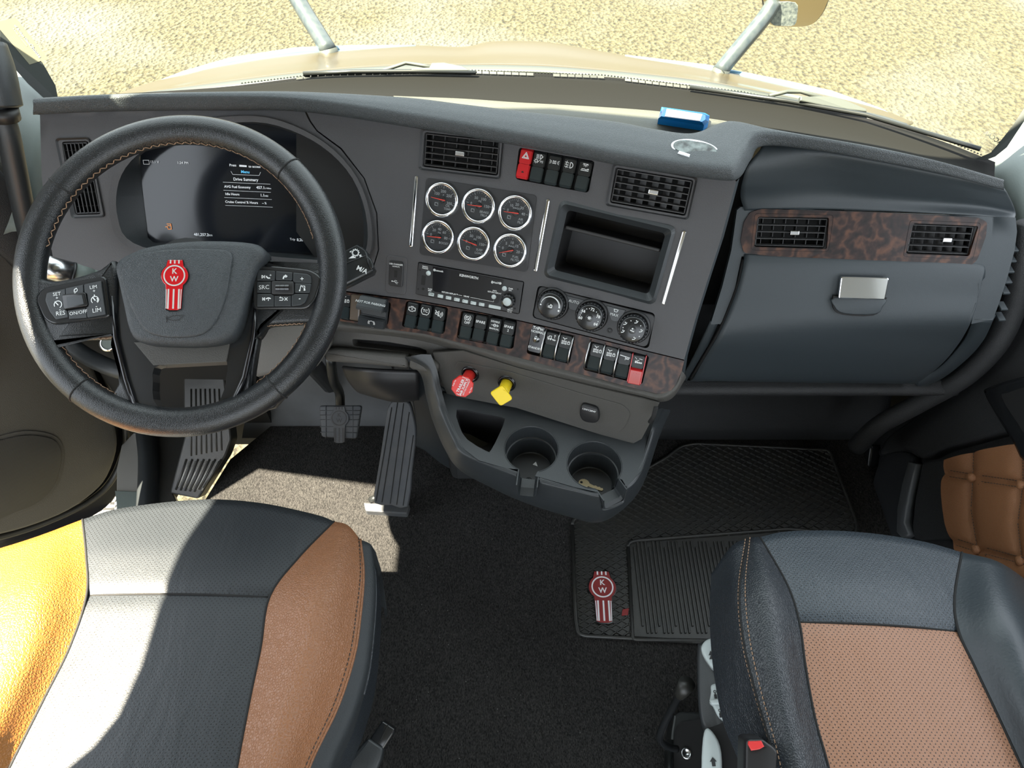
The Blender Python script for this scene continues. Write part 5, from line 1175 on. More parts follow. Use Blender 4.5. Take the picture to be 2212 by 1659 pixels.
part(mb, 'stitching', M_stitch, sw, 'tan stitching under the side spokes')
# airbag cover
hubp = smooth_poly([(252, 560), (280, 543), (320, 529), (392, 519), (470, 517), (540, 522), (566, 534), (569, 552), (551, 574), (537, 612), (524, 660), (509, 708), (487, 733), (431, 744), (353, 744), (298, 738), (275, 714), (262, 660), (250, 605), (245, 580)], 3)
WH = WP.off(.036)
mb = MB().slab(WH, hubp, -.034, 0, .009, True); part(mb, 'airbag_cover', M_hub, sw)
mb = MB().slab(WP.off(.0362), smooth_poly([(263, 580), (290, 553), (330, 543), (392, 538), (455, 538), (500, 546), (498, 590), (489, 640), (470, 690), (440, 722), (390, 730), (345, 727), (312, 712), (285, 665), (268, 620)], 3), -.004, .003, .003, True); part(mb, 'cover_face', M_hub, sw)
WF2 = WP.off(.0395)
def emblem(frame, s, m_body, m_line, parent, name, mono=None, hb=.002):
    """round badge on a shaft: s = radius of the round part"""
    top = [(-.62, .7), (-.62, 1.28), (.62, 1.28), (.62, .7)]; out = []
    out += [(-.58*s, 1.30*s), (-.66*s, .95*s)]
    for i in range(9): a = math.radians(130+i*(230-130)/8); out.append((1.08*s*math.cos(a), 1.0*s*math.sin(a)))
    out += [(-.66*s, -1.2*s), (-.60*s, -2.72*s), (-.3*s, -2.84*s), (.3*s, -2.84*s), (.60*s, -2.72*s), (.66*s, -1.2*s)]
    for i in range(9): a = math.radians(-50+i*100/8); out.append((1.08*s*math.cos(a), 1.0*s*math.sin(a)))
    out += [(.66*s, .95*s), (.58*s, 1.30*s)]
    bigger = [(x*1.07, y*1.04-.0*s) for x, y in out]
    if mono is None: part(MB().prism(bigger[::-1], -.0005, hb*.5, frame, bev=.0004), name+'_base', M_gloss, parent)
    o = part(MB().prism(out[::-1], 0, hb, frame, bev=min(.0008, hb*.4)), name, m_body, parent, 'badge with letters KW in a ring')
    mb = MB(); h = hb+.0003; wd = .11*s
    mb.arc(.82*s, 0, 360, wd, frame, h=h, n=28)
    mb.text('K', frame, .62*s, True, y=.34*s, h=h); mb.text('W', frame, .62*s, True, y=-.30*s, h=h)
    for x in (-.42, 0, .42): mb.stroke([(x*s, -1.15*s), (x*s, -2.7*s)], wd*1.2, frame, h=h); mb.stroke([(x*s*.8, 1.26*s), (x*s*.8, 1.02*s)], wd*1.1, frame, h=h)
    mb.stroke([(-.60*s, -1.15*s), (-.56*s, -2.7*s)], wd*.6, frame, h=h); mb.stroke([(.60*s, -1.15*s), (.56*s, -2.7*s)], wd*.6, frame, h=h)
    part(mb, 'emblem_relief', m_line, o)
    return o
emblem(WF2.frame(378, 596, -3), .0165, M_emb, mat('bright_silver', (.62, .6, .58), .25, metal=.3), sw, 'emblem')
mb = MB(); M = WF2.frame(380, 687); mb.stroke([(-.012, .004), (-.012, -.005)], .0010, M); mb.stroke([(-.012, 0), (-.004, .003), (.006, .003), (.011, .003)], .0008, M); mb.stroke([(-.012, -.001), (-.004, -.003), (.004, -.003), (.009, .002)], .0008, M); part(mb, 'horn_symbol', M_black, sw)
# button pads
lpod = smooth_poly([(83, 648), (97, 625), (150, 611), (226, 598), (231, 640), (237, 684), (180, 691), (120, 698), (103, 690), (90, 668)], 2)
lpod = [(83, 648), (97, 625), (226, 598), (237, 684), (120, 698), (101, 688)]
rpod = [(551, 577), (600, 579), (668, 586), (689, 598), (690, 610), (679, 645), (662, 665), (551, 667)]
WB = WP.off(.012)
part(MB().slab(WB, rpoly(inset(lpod, -5), 12), -.01, .003, .003, True), 'pad_bezel', M_satin, sw); part(MB().slab(WB, rpoly(inset(rpod, -5), 12), -.01, .003, .003, True), 'pad_bezel', M_satin, sw)
part(MB().slab(WB, rpoly(lpod, 10), .002, .0034), 'pad_recess', M_deep, sw); part(MB().slab(WB, rpoly(rpod, 10), .002, .0034), 'pad_recess', M_deep, sw)
WBB = WP.off(.0155)
def pbtn(poly, prints, rr=3, lab=None):
    o = part(MB().slab(WBB, rpoly(poly, rr), -.001, .0025, .0009, False), 'button', M_cons, sw, lab)
    mb = MB(); S = WP.off(.0182)
    for it in prints:
        if isinstance(it, str): continue
        if it[0] == 't': mb.text(it[1], S.frame(it[2], it[3], it[5] if len(it) > 5 else 0), it[4], False)
        elif it[0] == 's': M = S.frame(it[1][0][0], it[1][0][1]); I = M.inverted(); mb.stroke([tuple((I @ S.hit(*p))[:2]) for p in it[1]], it[2], M, closed=len(it) > 3)
        elif it[0] == 'a': mb.arc(it[3], it[4], it[5], it[6], S.frame(it[1], it[2]), h=.0004)
        elif it[0] == 'd': mb.disc(it[3], .0004, S.frame(it[1], it[2]), 12)
    if mb.v: part(mb, 'lettering', M_white, o)
    return o
pbtn([(103, 633), (143, 624), (144, 638), (138, 642), (142, 669), (147, 671), (150, 686), (123, 691), (109, 673), (100, 650)],
     [('t', 'SET', 123, 635.5, .0068, 5), ('t', '+', 123.3, 644, .007, 5), ('a', 125.5, 658, .0050, -60, 210, .0011), ('s', [(119, 652), (126, 659)], .0013), ('t', '-', 129.5, 668.5, .008, 5), ('t', 'RES', 131, 677, .0082, 5)], 3, 'cruise set and resume button')
pbtn([(144, 623), (182, 615), (182.6, 633.5), (144.5, 638)], [('a', 164, 627, .0022, 0, 360, .0008), ('s', [(162, 634), (160, 629), (165, 622), (168, 626), (162, 634)], .0006)], 2)
pbtn([(183.4, 614.6), (220.7, 607), (224, 632), (231, 680), (190.7, 687), (188, 665), (193, 662), (189.5, 635), (184.5, 634)],
     [('t', 'LIM', 202, 620.5, .0068, 6), ('t', '+', 203.5, 629, .007, 6), ('a', 205.5, 648, .0050, -50, 230, .0011), ('s', [(201, 643), (206, 649)], .0016), ('a', 207, 648, .0034, -60, 60, .0028), ('s', [(204, 637), (204.5, 641)], .0014), ('t', '-', 208.5, 661.5, .008, 6), ('t', 'LIM', 209.5, 670.5, .0082, 6)], 3, 'speed limiter button')
pbtn([(148.4, 671), (187, 666), (190, 687), (151.5, 690)], [('t', 'ON/OFF', 169.5, 675.5, .0066, 6)], 2)
o = part(MB().slab(WBB, rpoly([(137, 637.5), (187.6, 632.5), (193.4, 661.5), (142, 670)], 5), -.001, .0045, .0012, True), 'pad_screen', M_satin, sw); part(MB().slab(WBB, [(148, 643), (181, 639), (185, 658), (150, 664)], .0045, .005), 'screen_glass', mat('grey_screen', (.045, .05, .055), .2), o)
for (pl, pr) in (([(557, 583), (595, 586), (595, 607), (587, 607), (556, 607)], [('s', [(566, 595), (566, 601), (570.5, 598), (566, 595)], .0012), ('s', [(572, 595), (572, 601)], .001), ('a', 581, 596, .0032, 180, 300, .0018), ('t', '+', 584.5, 595, .006)]),
                 ([(597, 586.5), (632.5, 589), (632, 607), (597, 606)], [('s', [(612, 602), (614, 597), (619, 596.5)], .0019), ('s', [(616.5, 594.5), (620, 597), (617, 599)], .0016)]),
                 ([(634.6, 589.5), (664, 592.5), (672, 597), (673.5, 612.5), (637, 611), (634, 607)], [('t', '+', 652.5, 603, .0095)]),
                 ([(556, 609), (586.5, 609), (586.5, 633.5), (556, 633)], [('t', 'SRC', 570.5, 621, .0082)]),
                 ([(638, 612.5), (673, 613.5), (670, 633.5), (637.5, 633)], [('s', [(648, 627), (650, 618), (658.5, 618), (658.5, 626)], .0009), ('d', 647.5, 627.5, .0011), ('d', 657.5, 626.5, .0011), ('s', [(650, 616), (660, 627)], .0006)]),
                 ([(556, 635.5), (586, 635.5), (593, 639), (593, 662.5), (556, 663)], [('s', [(567.5, 643), (567.5, 649)], .001), ('s', [(572, 643), (572, 649), (569, 646), (572, 643)], .001), ('a', 580, 650, .0040, 40, 140, .0016), ('s', [(580, 646), (580, 649.5)], .001)]),
                 ([(594, 639.5), (629.6, 639.5), (629.6, 662), (594, 662.5)], [('s', [(604, 643.5), (610, 643.5), (612, 646), (610, 648.8), (604, 648.8)], .0010), ('s', [(604, 643.5), (606.5, 641.5)], .001), ('s', [(615, 643), (621, 649)], .001), ('s', [(621, 643), (615, 649)], .001)]),
                 ([(631, 638.5), (637, 636), (668, 636), (660, 654), (650, 660), (631, 662)], [('t', '-', 647.5, 644.5, .010)])):
    pbtn(pl, pr, 2)
o = part(MB().slab(WBB, rpoly([(588, 608), (635.5, 609), (636, 637), (588, 637)], 4), -.001, .0042, .0012, True), 'scroll_bezel', M_black, sw)
a, b = WP.off(.0165).hit(597, 622.5), WP.off(.0165).hit(626, 622.5); mb = MB(); ax = (b-a).normalized()
for k in range(3):
    p, q = a+(b-a)*(k/3+.01), a+(b-a)*((k+1)/3-.01); MM = mkframe(p, ax, WM_ @ V((0, 1, 0))-WO); mb.lathe([(0, 0), (.0058, 0), (.0058, (q-p).length), (0, (q-p).length)], MM, 14, smooth=False)
part(mb, 'scroll_wheel', M_gloss, o)
# column behind the wheel
col = thing('steering_column', 'black steering column behind the wheel', 'steering column', WO-WN*.15)
part(MB().tube([WO-WN*.012, WO-WN*.06, WO-WN*.20, WO-WN*.30+V((0, .02, 0))], [.055, .060, .062, .055], 24), 'housing', M_black, col)
part(MB().tube([WO-WN*.30, V((-.45, 1.02, .30)), V((-.45, 1.09, .12))], [.03, .022, .02], 12), 'shaft', M_steel, col)
# stalks
stl = thing('turn_signal_stalk', 'silver and grey stalk left of the wheel hub', 'control stalk', pd(170, 595, 1.13))
a, b = pd(97, 576, 1.10), pd(262, 620, 1.17); ax = b-a
part(MB().tube([a, a+ax*.02, a+ax*.33], [.0165, .0185, .0185], 24), 'end_cap', M_brush, stl, 'brushed silver end')
part(MB().tube([a+ax*.33, a+ax*.36], [.0190, .0190], 24), 'collar', M_black, stl)
part(MB().tube([a+ax*.36, a+ax*.60], [.0180, .0165], 24), 'twist_ring', M_trimg, stl, 'grey ring with white marks'); part(MB().tube([a+ax*.60, a+ax*1.0], [.0162, .012], 24), 'arm', M_trimg, stl)
sg = thing('gear_stalk', 'black gear selector stalk right of the steering wheel marked M/A', 'control stalk', pd(780, 565, 1.16))
SP = Plane(pd(785, 565, 1.155), V((.05, -.62, .78)))
part(MB().slab(SP, [(680, 612), (700, 560), (745, 541), (771, 527), (785, 535), (793, 543), (797, 556), (808, 580), (804, 589), (748, 617), (690, 645)], -.03, 0, .005, True), 'lever', M_switch, sg)
part(MB().slab(SP, [(700, 572), (745, 543), (771, 530), (788, 541), (792, 552), (745, 570), (700, 590)], 0, .0015, .0006), 'face', M_switch, sg)
part(MB().slab(SP, smooth_poly([(796, 556), (803, 562), (808, 576), (804, 583), (797, 575), (794, 564)], 3), .0, .007, .002, True), 'end_button', M_switch, sg)
mb = MB(); SF = SP.off(.0018); M = SF.frame(768, 546); mb.arc(.0045, 0, 360, .0012, M, n=20)
for k in range(12): t_ = k*math.pi/6; mb.stroke([(.0048*math.cos(t_), .0048*math.sin(t_)), (.0062*math.cos(t_), .0062*math.sin(t_))], .0014, M)
mb.text('-', SF.frame(757, 542.5), .011, True, rot=25); mb.text('+', SF.frame(778.5, 553.5), .010, True, rot=-20); M = SF.frame(761, 555); mb.fill([(-.006, -.0022), (.006, -.0022), (.0015, .0026)], M)
M = SF.off(-.0008).frame(782, 583); mb.text('M/A', M, .0105, True, rot=-28); part(mb, 'lettering', M_white, sg)

# ============================================================ PEDALS
BPl = Plane(pd(735, 912, 1.60), V((.0, -.62, .78)))
bp_ = thing('brake_pedal', 'square grey rubber brake pedal with moulded badge', 'pedal', pd(735, 912, 1.6))
part(MB().slab(BPl, rpoly([(689, 876), (781, 876), (770, 948), (694, 944)], 7), -.012, 0, .003, True), 'pad', M_ped, bp_)
mb = MB()
for (a, b) in (((691, 887), (780, 887)), ((691, 897), (780, 896)), ((691, 907), (778, 907)), ((691, 922), (776, 922)), ((692, 934), (773, 935)), ((704, 877), (704, 945)), ((762, 877), (762, 947)), ((734, 877), (734, 882)), ((734, 942), (734, 947))):
    p, q = BPl.hit(*a), BPl.hit(*b); mb.tube([p, q], .0011, 5)
part(mb, 'tread_line', M_ped, bp_); emblem(BPl.frame(733.5, 903), .0195, M_ped, M_black, bp_, 'emblem', mono=1, hb=.003)
part(MB().tube(crom([pd(713, 770, 1.50), pd(720, 820, 1.57), pd(733, 848, 1.63), pd(735, 878, 1.66)], 12), .011, 8), 'arm', M_steel, bp_)
ap = thing('accelerator_pedal', 'long ribbed grey accelerator pedal', 'pedal', pd(845, 1090, 1.68))
APl = Plane(pd(850, 985, 1.60), V((-.05, -.80, .60)))
apo = smooth_poly([(808, 1088), (812, 1040), (822, 980), (832, 910), (838, 880), (850, 866), (868, 864), (885, 872), (892, 895), (898, 925), (897, 960), (890, 1020), (881, 1096), (845, 1092)], 2)
part(MB().slab(APl, apo, -.012, 0, .004, True), 'pad', M_ped, ap)
mb = MB()
for (a, b) in (((846, 880), (812, 1083)), ((859, 869), (825, 1085)), ((872, 871), (843, 1088)), ((884, 890), (857, 1090)), ((893, 940), (871, 1092))): mb.tube([APl.off(.0002).hit(*a), APl.off(.0002).hit(*b)], .0011, 5)
part(mb, 'groove', M_deep, ap)
part(MB().slab(Plane(Z(835, 1100, .012), (0, 0, 1)), rpoly([(786, 1087), (886, 1092), (880, 1112), (790, 1106)], 4), -.012, .006, .003), 'foot_plate', M_ped, ap)
part(MB().tube([pd(800, 1080, 1.69), pd(815, 1075, 1.68)], .008, 8), 'hinge', M_steel, ap)
fr_t = thing('foot_rest', 'black ribbed foot rest beside the door sill', 'foot rest', Z(440, 1050, .02))
FR = Plane(Z(430, 1062, .015), V((.02, -.62, .78)))
part(MB().slab(FR, rpoly([(395, 815), (485, 815), (500, 950), (487, 985), (428, 1078), (366, 1066), (400, 935), (396, 880)], 6), -.04, 0, .004), 'plate', M_rub, fr_t)
mb = MB()
for k in range(7):
    mb.tube([FR.hit(413+k*10, 840), FR.hit(413+k*11, 985-k*2)], .0022, 5); mb.tube([FR.hit(403+k*12.5, 992), FR.hit(380+k*10, 1058-k*3+(k*4 if k < 5 else 14))], .003, 5)
part(mb, 'rib', M_alu if False else M_rub, fr_t); mb = MB()
for k in range(6): mb.tube([FR.hit(409+k*12.5, 996), FR.hit(386+k*10, 1052+k*1.5)], .0016, 5)
part(mb, 'groove', M_alu, fr_t, 'pale dust filled grooves')
# ============================================================ DOOR SILL AND STEP
sill = thing('door_sill', 'pale sunlit sill plate of the open driver door', 'sill', Z(275, 1020, 0))
part(MB().slab(Plane((0, 0, -.02), (0, 0, 1)), [(252, 1010), (262, 962), (288, 935), (300, 935), (302, 1130), (250, 1130)], -.03, 0, .003), 'plate', M_alu, sill); part(MB().slab(Plane((0, 0, -.02), (0, 0, 1)), [(250, 1062), (302, 1064), (302, 1130), (258, 1130)], 0, .006, .002), 'cover', M_trimg, sill)
part(MB().loft([[Z(292, 932, .03), Z(298, 1000, .03), Z(292, 1120, .03)], [Z(305, 930, .045), Z(312, 1000, .045), Z(306, 1120, .045)], [Z(330, 935, .03), Z(335, 1000, .03), Z(328, 1120, .03)], [Z(344, 940, .0), Z(347, 1000, .0), Z(345, 1120, .0)]], 20, 12), 'rubber_seal', M_cons, sill, 'dark rubber door seal', solid=.004)
part(MB().slab(Plane((0, 0, .006), (0, 0, 1)), [(340, 925), (420, 925), (405, 1000), (372, 1062), (395, 1110), (340, 1110)], -.03, 0, .003), 'mat_edge', M_rub, sill)
stp = thing('cab_step', 'serrated aluminium cab step below the open door', 'step', Z(225, 1060, -.30))
S3 = Plane((0, 0, -.30), (0, 0, 1)); part(MB().slab(S3, [(215, 1000), (252, 960), (262, 1140), (196, 1160)], -.03, 0), 'tread', M_alu, stp)
mb = MB()
for k in range(11):
    v = 1010+k*12; p = S3.hit(226, v); mb.tube([p, S3.hit(250, v)], .006, 6)
part(mb, 'serration', M_alu, stp); mb = MB()
for k in range(10): v = 1016+k*12; mb.slab(S3, rpoly([(222, v-3.5), (247, v-3.5), (247, v+3), (222, v+3)], 3), 0, .001)
part(mb, 'slot', M_deep, stp)
part(MB().box((-1.12, .5, -.6), (-1.05, 1.0, -.32)), 'bracket', M_black, stp)
# ============================================================ LEFT DOOR (standing open)
HG = V((-.985, 1.02, 0)); dd = V((-.572, -.82, 0)); DN = V((.82, -.572, 0)); DL = Plane(HG, DN, -dd)
dl = thing('driver_door', 'dark grey driver door standing open with round speaker grille', 'door', HG)
inner = smooth_poly([(-420, 250), (-10, 330), (22, 400), (60, 478), (110, 580), (160, 690), (205, 795), (238, 880), (254, 930), (255, 975), (235, 1030), (205, 1066), (150, 1105), (80, 1135), (0, 1158), (-120, 1180), (-420, 1200)], 3)
outer = smooth_poly([(-420, 200), (10, 300), (55, 385), (100, 470), (150, 575), (205, 690), (252, 800), (282, 870), (300, 925), (298, 965), (276, 1030), (245, 1085), (200, 1120), (110, 1165), (0, 1200), (-120, 1232), (-420, 1260)], 3)
mb = MB().slab(DL.off(-.03), outer, -.05, 0, .01, True); part(mb, 'shell', M_gloss, dl, 'glossy black door edge')
mb = MB().slab(DL, inner, -.03, 0, .012, True); part(mb, 'panel', M_door, dl)
mb = MB(); se = [DL.off(-.02).hit(*p) for p in [(62, 440), (120, 560), (172, 680), (225, 805), (262, 885), (272, 935), (268, 975), (240, 1040), (190, 1085), (100, 1128), (0, 1160), (-150, 1190)]]; mb.tube(crom(se, 60), .008, 8); part(mb, 'weather_seal', M_rub, dl)
sp = smooth_poly([(-60, 960), (0, 948), (50, 938), (90, 940), (118, 950), (130, 975), (126, 1015), (108, 1055), (78, 1085), (30, 1105), (-60, 1125)], 3)
mb = MB().slab(DL, inset(sp, -8), 0, .0025, .001, True); part(mb, 'grille_surround', M_door, dl)
mb = MB().slab(DL, sp, .002, .006, .002, True); part(mb, 'speaker_grille', M_grl, dl, 'perforated speaker grille')
mb = MB(); mb.slab(DL, smooth_poly([(-40, 350), (0, 372), (38, 448), (90, 560), (60, 600), (10, 560), (-40, 500)], 3), 0, .02, .008, True); part(mb, 'upper_trim', M_doorR, dl)
# grab handles
gh = thing('grab_handle', 'grey-black capped grab handle running down the left windshield pillar', 'grab handle', pd(40, 400, 1.32))
part(MB().tube(crom([pd(-5, 225, 1.20), pd(15, 280, 1.22), pd(32, 360, 1.26), pd(50, 450, 1.31), pd(66, 520, 1.36), pd(90, 620, 1.45), pd(130, 720, 1.53), pd(175, 762, 1.55), pd(250, 798, 1.54), pd(330, 812, 1.56)], 50), .0185, 16), 'bar', M_cons, gh)
part(MB().tube(crom([pd(-30, 100, 1.16), pd(-12, 150, 1.17), pd(2, 215, 1.19), pd(6, 232, 1.195)], 14), [.030]*12+[.029, .024], 18), 'cap', M_cons, gh); part(MB().tube([pd(5, 232, 1.196), pd(14, 258, 1.21)], [.0235, .022], 18), 'collar', M_black, gh)
gr = thing('grab_handle', 'dark curved grab handle on the passenger side running down to the floor', 'grab handle', pd(2190, 640, 1.3))
part(MB().tube(crom([pd(2225, 480, 1.2), pd(2208, 580, 1.24), pd(2190, 660, 1.28), pd(2150, 745, 1.33), pd(2080, 815, 1.40), pd(1990, 868, 1.48), pd(1900, 918, 1.56), pd(1850, 965, 1.64)], 50), .0205, 16), 'bar', M_doorR, gr)
ig = thing('ring_gauge', 'small chrome ringed gauge under the dash behind the wheel', 'gauge', pd(233, 742, 1.45)); part(MB().lathe([(.016, 0), (.016, .004), (.012, .004)], mkframe(pd(233, 742, 1.45), V((.2, -.7, .7))), 24, cap=False), 'ring', M_chrome, ig); part(MB().disc(.0125, .002, mkframe(pd(233, 742, 1.45), V((.2, -.7, .7)))), 'face', M_trimg, ig)
# ============================================================ RIGHT DOOR
DR = Plane((.92, .7, .3), (-1, 0, .12)); dr = thing('passenger_door', 'dark passenger door with button tufted tan leather panel', 'door', (.92, .7, .3))
mb = MB().slab(DR.off(-.02), [(2500, 440), (2215, 560), (2170, 690), (2100, 790), (2010, 850), (1930, 905), (1880, 960), (1862, 1010), (1865, 1140), (1900, 1190), (2060, 1290), (2212, 1400), (2600, 1450)], -.03, 0, .01, True); part(mb, 'panel', M_doorR, dr)
mb = MB().slab(DR, smooth_poly([(2260, 640), (2212, 690), (2160, 760), (2080, 830), (1985, 900), (1925, 945), (1905, 985), (1960, 975), (2000, 992), (2040, 975), (2110, 955), (2190, 935), (2300, 925), (2400, 760)], 3), -.02, .012, .01, True); part(mb, 'upper_roll', M_doorR, dr)
mb = MB().slab(DR, smooth_poly([(1886, 1110), (1890, 1050), (1900, 1010), (1918, 982), (1945, 975), (1968, 980), (1976, 1000), (1962, 1050), (1952, 1110), (1945, 1160), (1895, 1145)], 3), -.01, .008, .006, True); part(mb, 'speaker_cloth', M_grlR, dr, 'dark cloth speaker')
mb = MB().slab(DR, [(1974, 998), (1992, 1004), (1980, 1050), (1970, 1100), (1966, 1130), (1976, 1155), (1962, 1164), (1948, 1150), (1950, 1100), (1960, 1045)], -.005, .014, .003, True); part(mb, 'trim_strip', mat('strip_grey', (.08, .085, .09), .35), dr, 'grey satin trim strip')
mb = MB().slab(DR, rpoly([(1996, 1000), (2050, 990), (2046, 1040), (2052, 1110), (2066, 1165), (1980, 1166), (1974, 1140), (1980, 1080)], 8), -.01, .004, .003); part(mb, 'pocket_panel', M_doorR, dr)
mb = MB().slab(DR, smooth_poly([(1860, 985), (1885, 960), (1880, 1010), (1872, 1080), (1880, 1140), (1866, 1135), (1858, 1060)], 3), -.02, .006, .006, True); part(mb, 'front_edge', M_satin, dr)
ch = [((2110, 940), (2108, 1032)), ((2108, 1032), (2104, 1100)), ((2104, 1100), (2118, 1187)), ((2118, 1187), (2150, 1290)), ((2020, 1018), (2108, 1032)), ((2108, 1032), (2212, 1047)), ((2212, 1047), (2400, 1070)), ((2030, 1160), (2118, 1187)), ((2118, 1187), (2212, 1212)), ((2212, 1212), (2400, 1260)), ((2216, 940), (2216, 1047)), ((2216, 1047), (2205, 1130)), ((2205, 1130), (2214, 1212))]
def sd(x, y, a, b):
    dx, dy = b[0]-a[0], b[1]-a[1]; t = max(0, min(1, ((x-a[0])*dx+(y-a[1])*dy)/(dx*dx+dy*dy))); return math.hypot(x-a[0]-t*dx, y-a[1]-t*dy)
tanp = smooth_poly([(2052, 1000), (2060, 992), (2110, 978), (2170, 966), (2230, 958), (2400, 950), (2420, 1360), (2212, 1276), (2130, 1236), (2085, 1205), (2062, 1160), (2050, 1100), (2046, 1040)], 2)
mb = MB().sheet(DR, tanp, [], 7, .004, .02, disp=lambda u, v: .011*(1-math.exp(-min(sd(u, v, a, b) for a, b in ch)/9.0))); part(mb, 'tufted_panel', M_ltd, dr, 'tan quilted leather panel')
for (u, v) in ((2108, 1032), (2118, 1187), (2216, 1047), (2214, 1212)):
    part(MB().lathe([(.0095, .006), (.0092, .012), (.006, .0155), (0, .0165)], mkframe(DR.hit(u, v), DR.n), 20), 'tufting_button', M_ltd, dr)
mb = MB()
for a, b in ch:
    L_ = math.hypot(b[0]-a[0], b[1]-a[1]); nx, ny = -(b[1]-a[1])/L_, (b[0]-a[0])/L_
    for s_ in (-6.5, 6.5):
        k = 0
        while k < L_-6:
            if inpoly(a[0]+(b[0]-a[0])*k/L_, a[1]+(b[1]-a[1])*k/L_, tanp) and min(math.hypot(a[0]+(b[0]-a[0])*k/L_-q[0], a[1]+(b[1]-a[1])*k/L_-q[1]) for q in ((2108, 1032), (2118, 1187))) > 12:
                S_ = DR.off(.0118); mb.tube([S_.hit(a[0]+(b[0]-a[0])*k/L_+nx*s_, a[1]+(b[1]-a[1])*k/L_+ny*s_), S_.hit(a[0]+(b[0]-a[0])*(k+4)/L_+nx*s_, a[1]+(b[1]-a[1])*(k+4)/L_+ny*s_)], .0007, 4)
            k += 6.5
part(mb, 'stitching', M_thread, dr, 'dark dashed stitching')
mb = MB().slab(DR.off(.012), smooth_poly([(2140, 850), (2152, 835), (2190, 822), (2240, 812), (2400, 800), (2400, 1100), (2240, 1010), (2205, 960), (2170, 905)], 3), -.012, .02, .012, True); part(mb, 'pull_handle', M_satin, dr)
mb = MB().slab(DR.off(.033), smooth_poly([(2165, 858), (2180, 848), (2240, 832), (2400, 820), (2400, 1040), (2240, 960), (2200, 915)], 3), -.002, .001); part(mb, 'handle_recess', M_deep, dr)
# ============================================================ FLOOR MAT
matp = rpoly([(1236, 1124), (1300, 1100), (1360, 1050), (1372, 1028), (1440, 990), (1470, 966), (1500, 960), (1790, 974), (1815, 1040), (1845, 1120), (1850, 1150), (1700, 1240), (1650, 1395), (1262, 1374), (1248, 1368), (1243, 1330)], 12)
fm = thing('floor_mat', 'black rubber floor mat with diamond grid and red badge', 'floor mat', Z(1450, 1200, .004))
MZ = Plane((0, 0, .004), (0, 0, 1), (1, 0, 0))
part(MB().slab(MZ, matp, -.003, .002), 'base', M_rub, fm)
mb = MB(); Q = [MZ.hit(*p) for p in matp]; mb.tube([q+V((0, 0, .003)) for q in loop(Q)], .0045, 6); part(mb, 'edge', M_rub, fm)
inn = rpoly([(1356, 1176), (1372, 1170), (1700, 1145), (1760, 1150), (1760, 1390), (1366, 1383)], 8)
QI = [MZ.hit(*p) for p in inn]
qp = [(q.x, q.y) for q in Q]; qi = [(q.x, q.y) for q in QI]; mb = MB()
for sgn in (1, -1):
    for k in range(-70, 90):
        c_ = k*.0165; run = None; t = -.2
        d = V((1, sgn*.62)).normalized(); o_ = V((.14, .75+c_)) if sgn == 1 else V((.14, .75+c_))
        pts = []
        while t < 1.0:
            x, y = o_.x+d.x*t, o_.y+d.y*t
            ins = inpoly(x, y, qp) and not inpoly(x, y, qi)
            if ins and run is None: run = t
            if not ins and run is not None:
                if t-run > .012:
                    p0, p1 = V((o_.x+d.x*run, o_.y+d.y*run)), V((o_.x+d.x*t, o_.y+d.y*t)); w_ = V((-d.y, d.x))*.0016
                    vs = [(*(p0-w_*1.4), .006), (*(p1-w_*1.4), .006), (*(p1+w_*1.4), .006), (*(p0+w_*1.4), .006), (*(p0-w_*.6), .0095), (*(p1-w_*.6), .0095), (*(p1+w_*.6), .0095), (*(p0+w_*.6), .0095)]
                    mb.add(vs, [(4, 5, 6, 7), (0, 1, 5, 4), (1, 2, 6, 5), (2, 3, 7, 6), (3, 0, 4, 7)], None, False)
                run = None
            t += .006
part(mb, 'diamond_grid', M_rub, fm)['kind'] = 'stuff'
rimI = MB(); rimI.tube([q+V((0, 0, .006)) for q in loop(QI)], .004, 6); part(rimI, 'inner_edge', M_rub, fm)
rib = MB().box((-.0022, -.105, 0), (.0022, .105, .004), bev=.001).mesh('rib'); y0 = MZ.hit(1500, 1270).y; x0 = MZ.hit(1376, 1270).x
for k in range(30):
    x = x0+.003+k*.0088; s_ = 1 if k % 4 else .86
    put(rib, 'rib', M_rub, fm, Matrix.Translation((x, y0+.0045, .006)) @ Matrix.Diagonal((1, s_, 1, 1)))
emblem(mkframe(Z(1301, 1269, .010), V((0, 0, 1)), V((1, -.02, 0))), .0275, M_embm, M_paper, fm, 'emblem', hb=.0035)
part(MB().slab(MZ, [(1344, 1318), (1358, 1316), (1356, 1331), (1342, 1331)], .0, .006, .001), 'red_tab', M_embm, fm, 'small red tab')
# ============================================================ SEATS
def seatline(pts): return [Z(*p) for p in pts]
def quilt(mb, A, B, nu, nv, bulge, pw=1.0):
    A = crom(A, nv); B = crom(B, nv); rows = []
    for a, b in zip(A, B):
        rows.append([a.lerp(b, s/(nu-1))+V((0, 0, bulge*(4*(s/(nu-1))*(1-s/(nu-1)))**pw)) for s in range(nu)])
    return mb.grid(rows, True, True)
def skirt(L, dy=.02, dz=-.16): return [L[0]+V((0, dy*.3-.03, dz)), L[0]+V((0, dy, dz*.35))]+L
ds_ = thing('driver_seat', 'driver seat cushion of perforated black leather with tan side bolsters', 'seat', (-.48, .2, .4))
La = seatline([(-230, 1250, .44), (-330, 1400, .46), (-420, 1560, .46), (-520, 1800, .46)])
Lb = seatline([(178, 1122, .475), (186, 1200, .492), (187, 1284, .50), (152, 1395, .50), (95, 1510, .50), (20, 1659, .50), (-80, 1860, .50)])
Lc = seatline([(722, 1126, .475), (645, 1205, .492), (583, 1288, .50), (563, 1400, .50), (540, 1510, .50), (512, 1659, .50), (480, 1860, .50)])
Ld = seatline([(778, 1165, .470), (785, 1240, .478), (778, 1330, .48), (765, 1416, .48), (730, 1525, .475), (667, 1659, .475), (600, 1860, .475)])
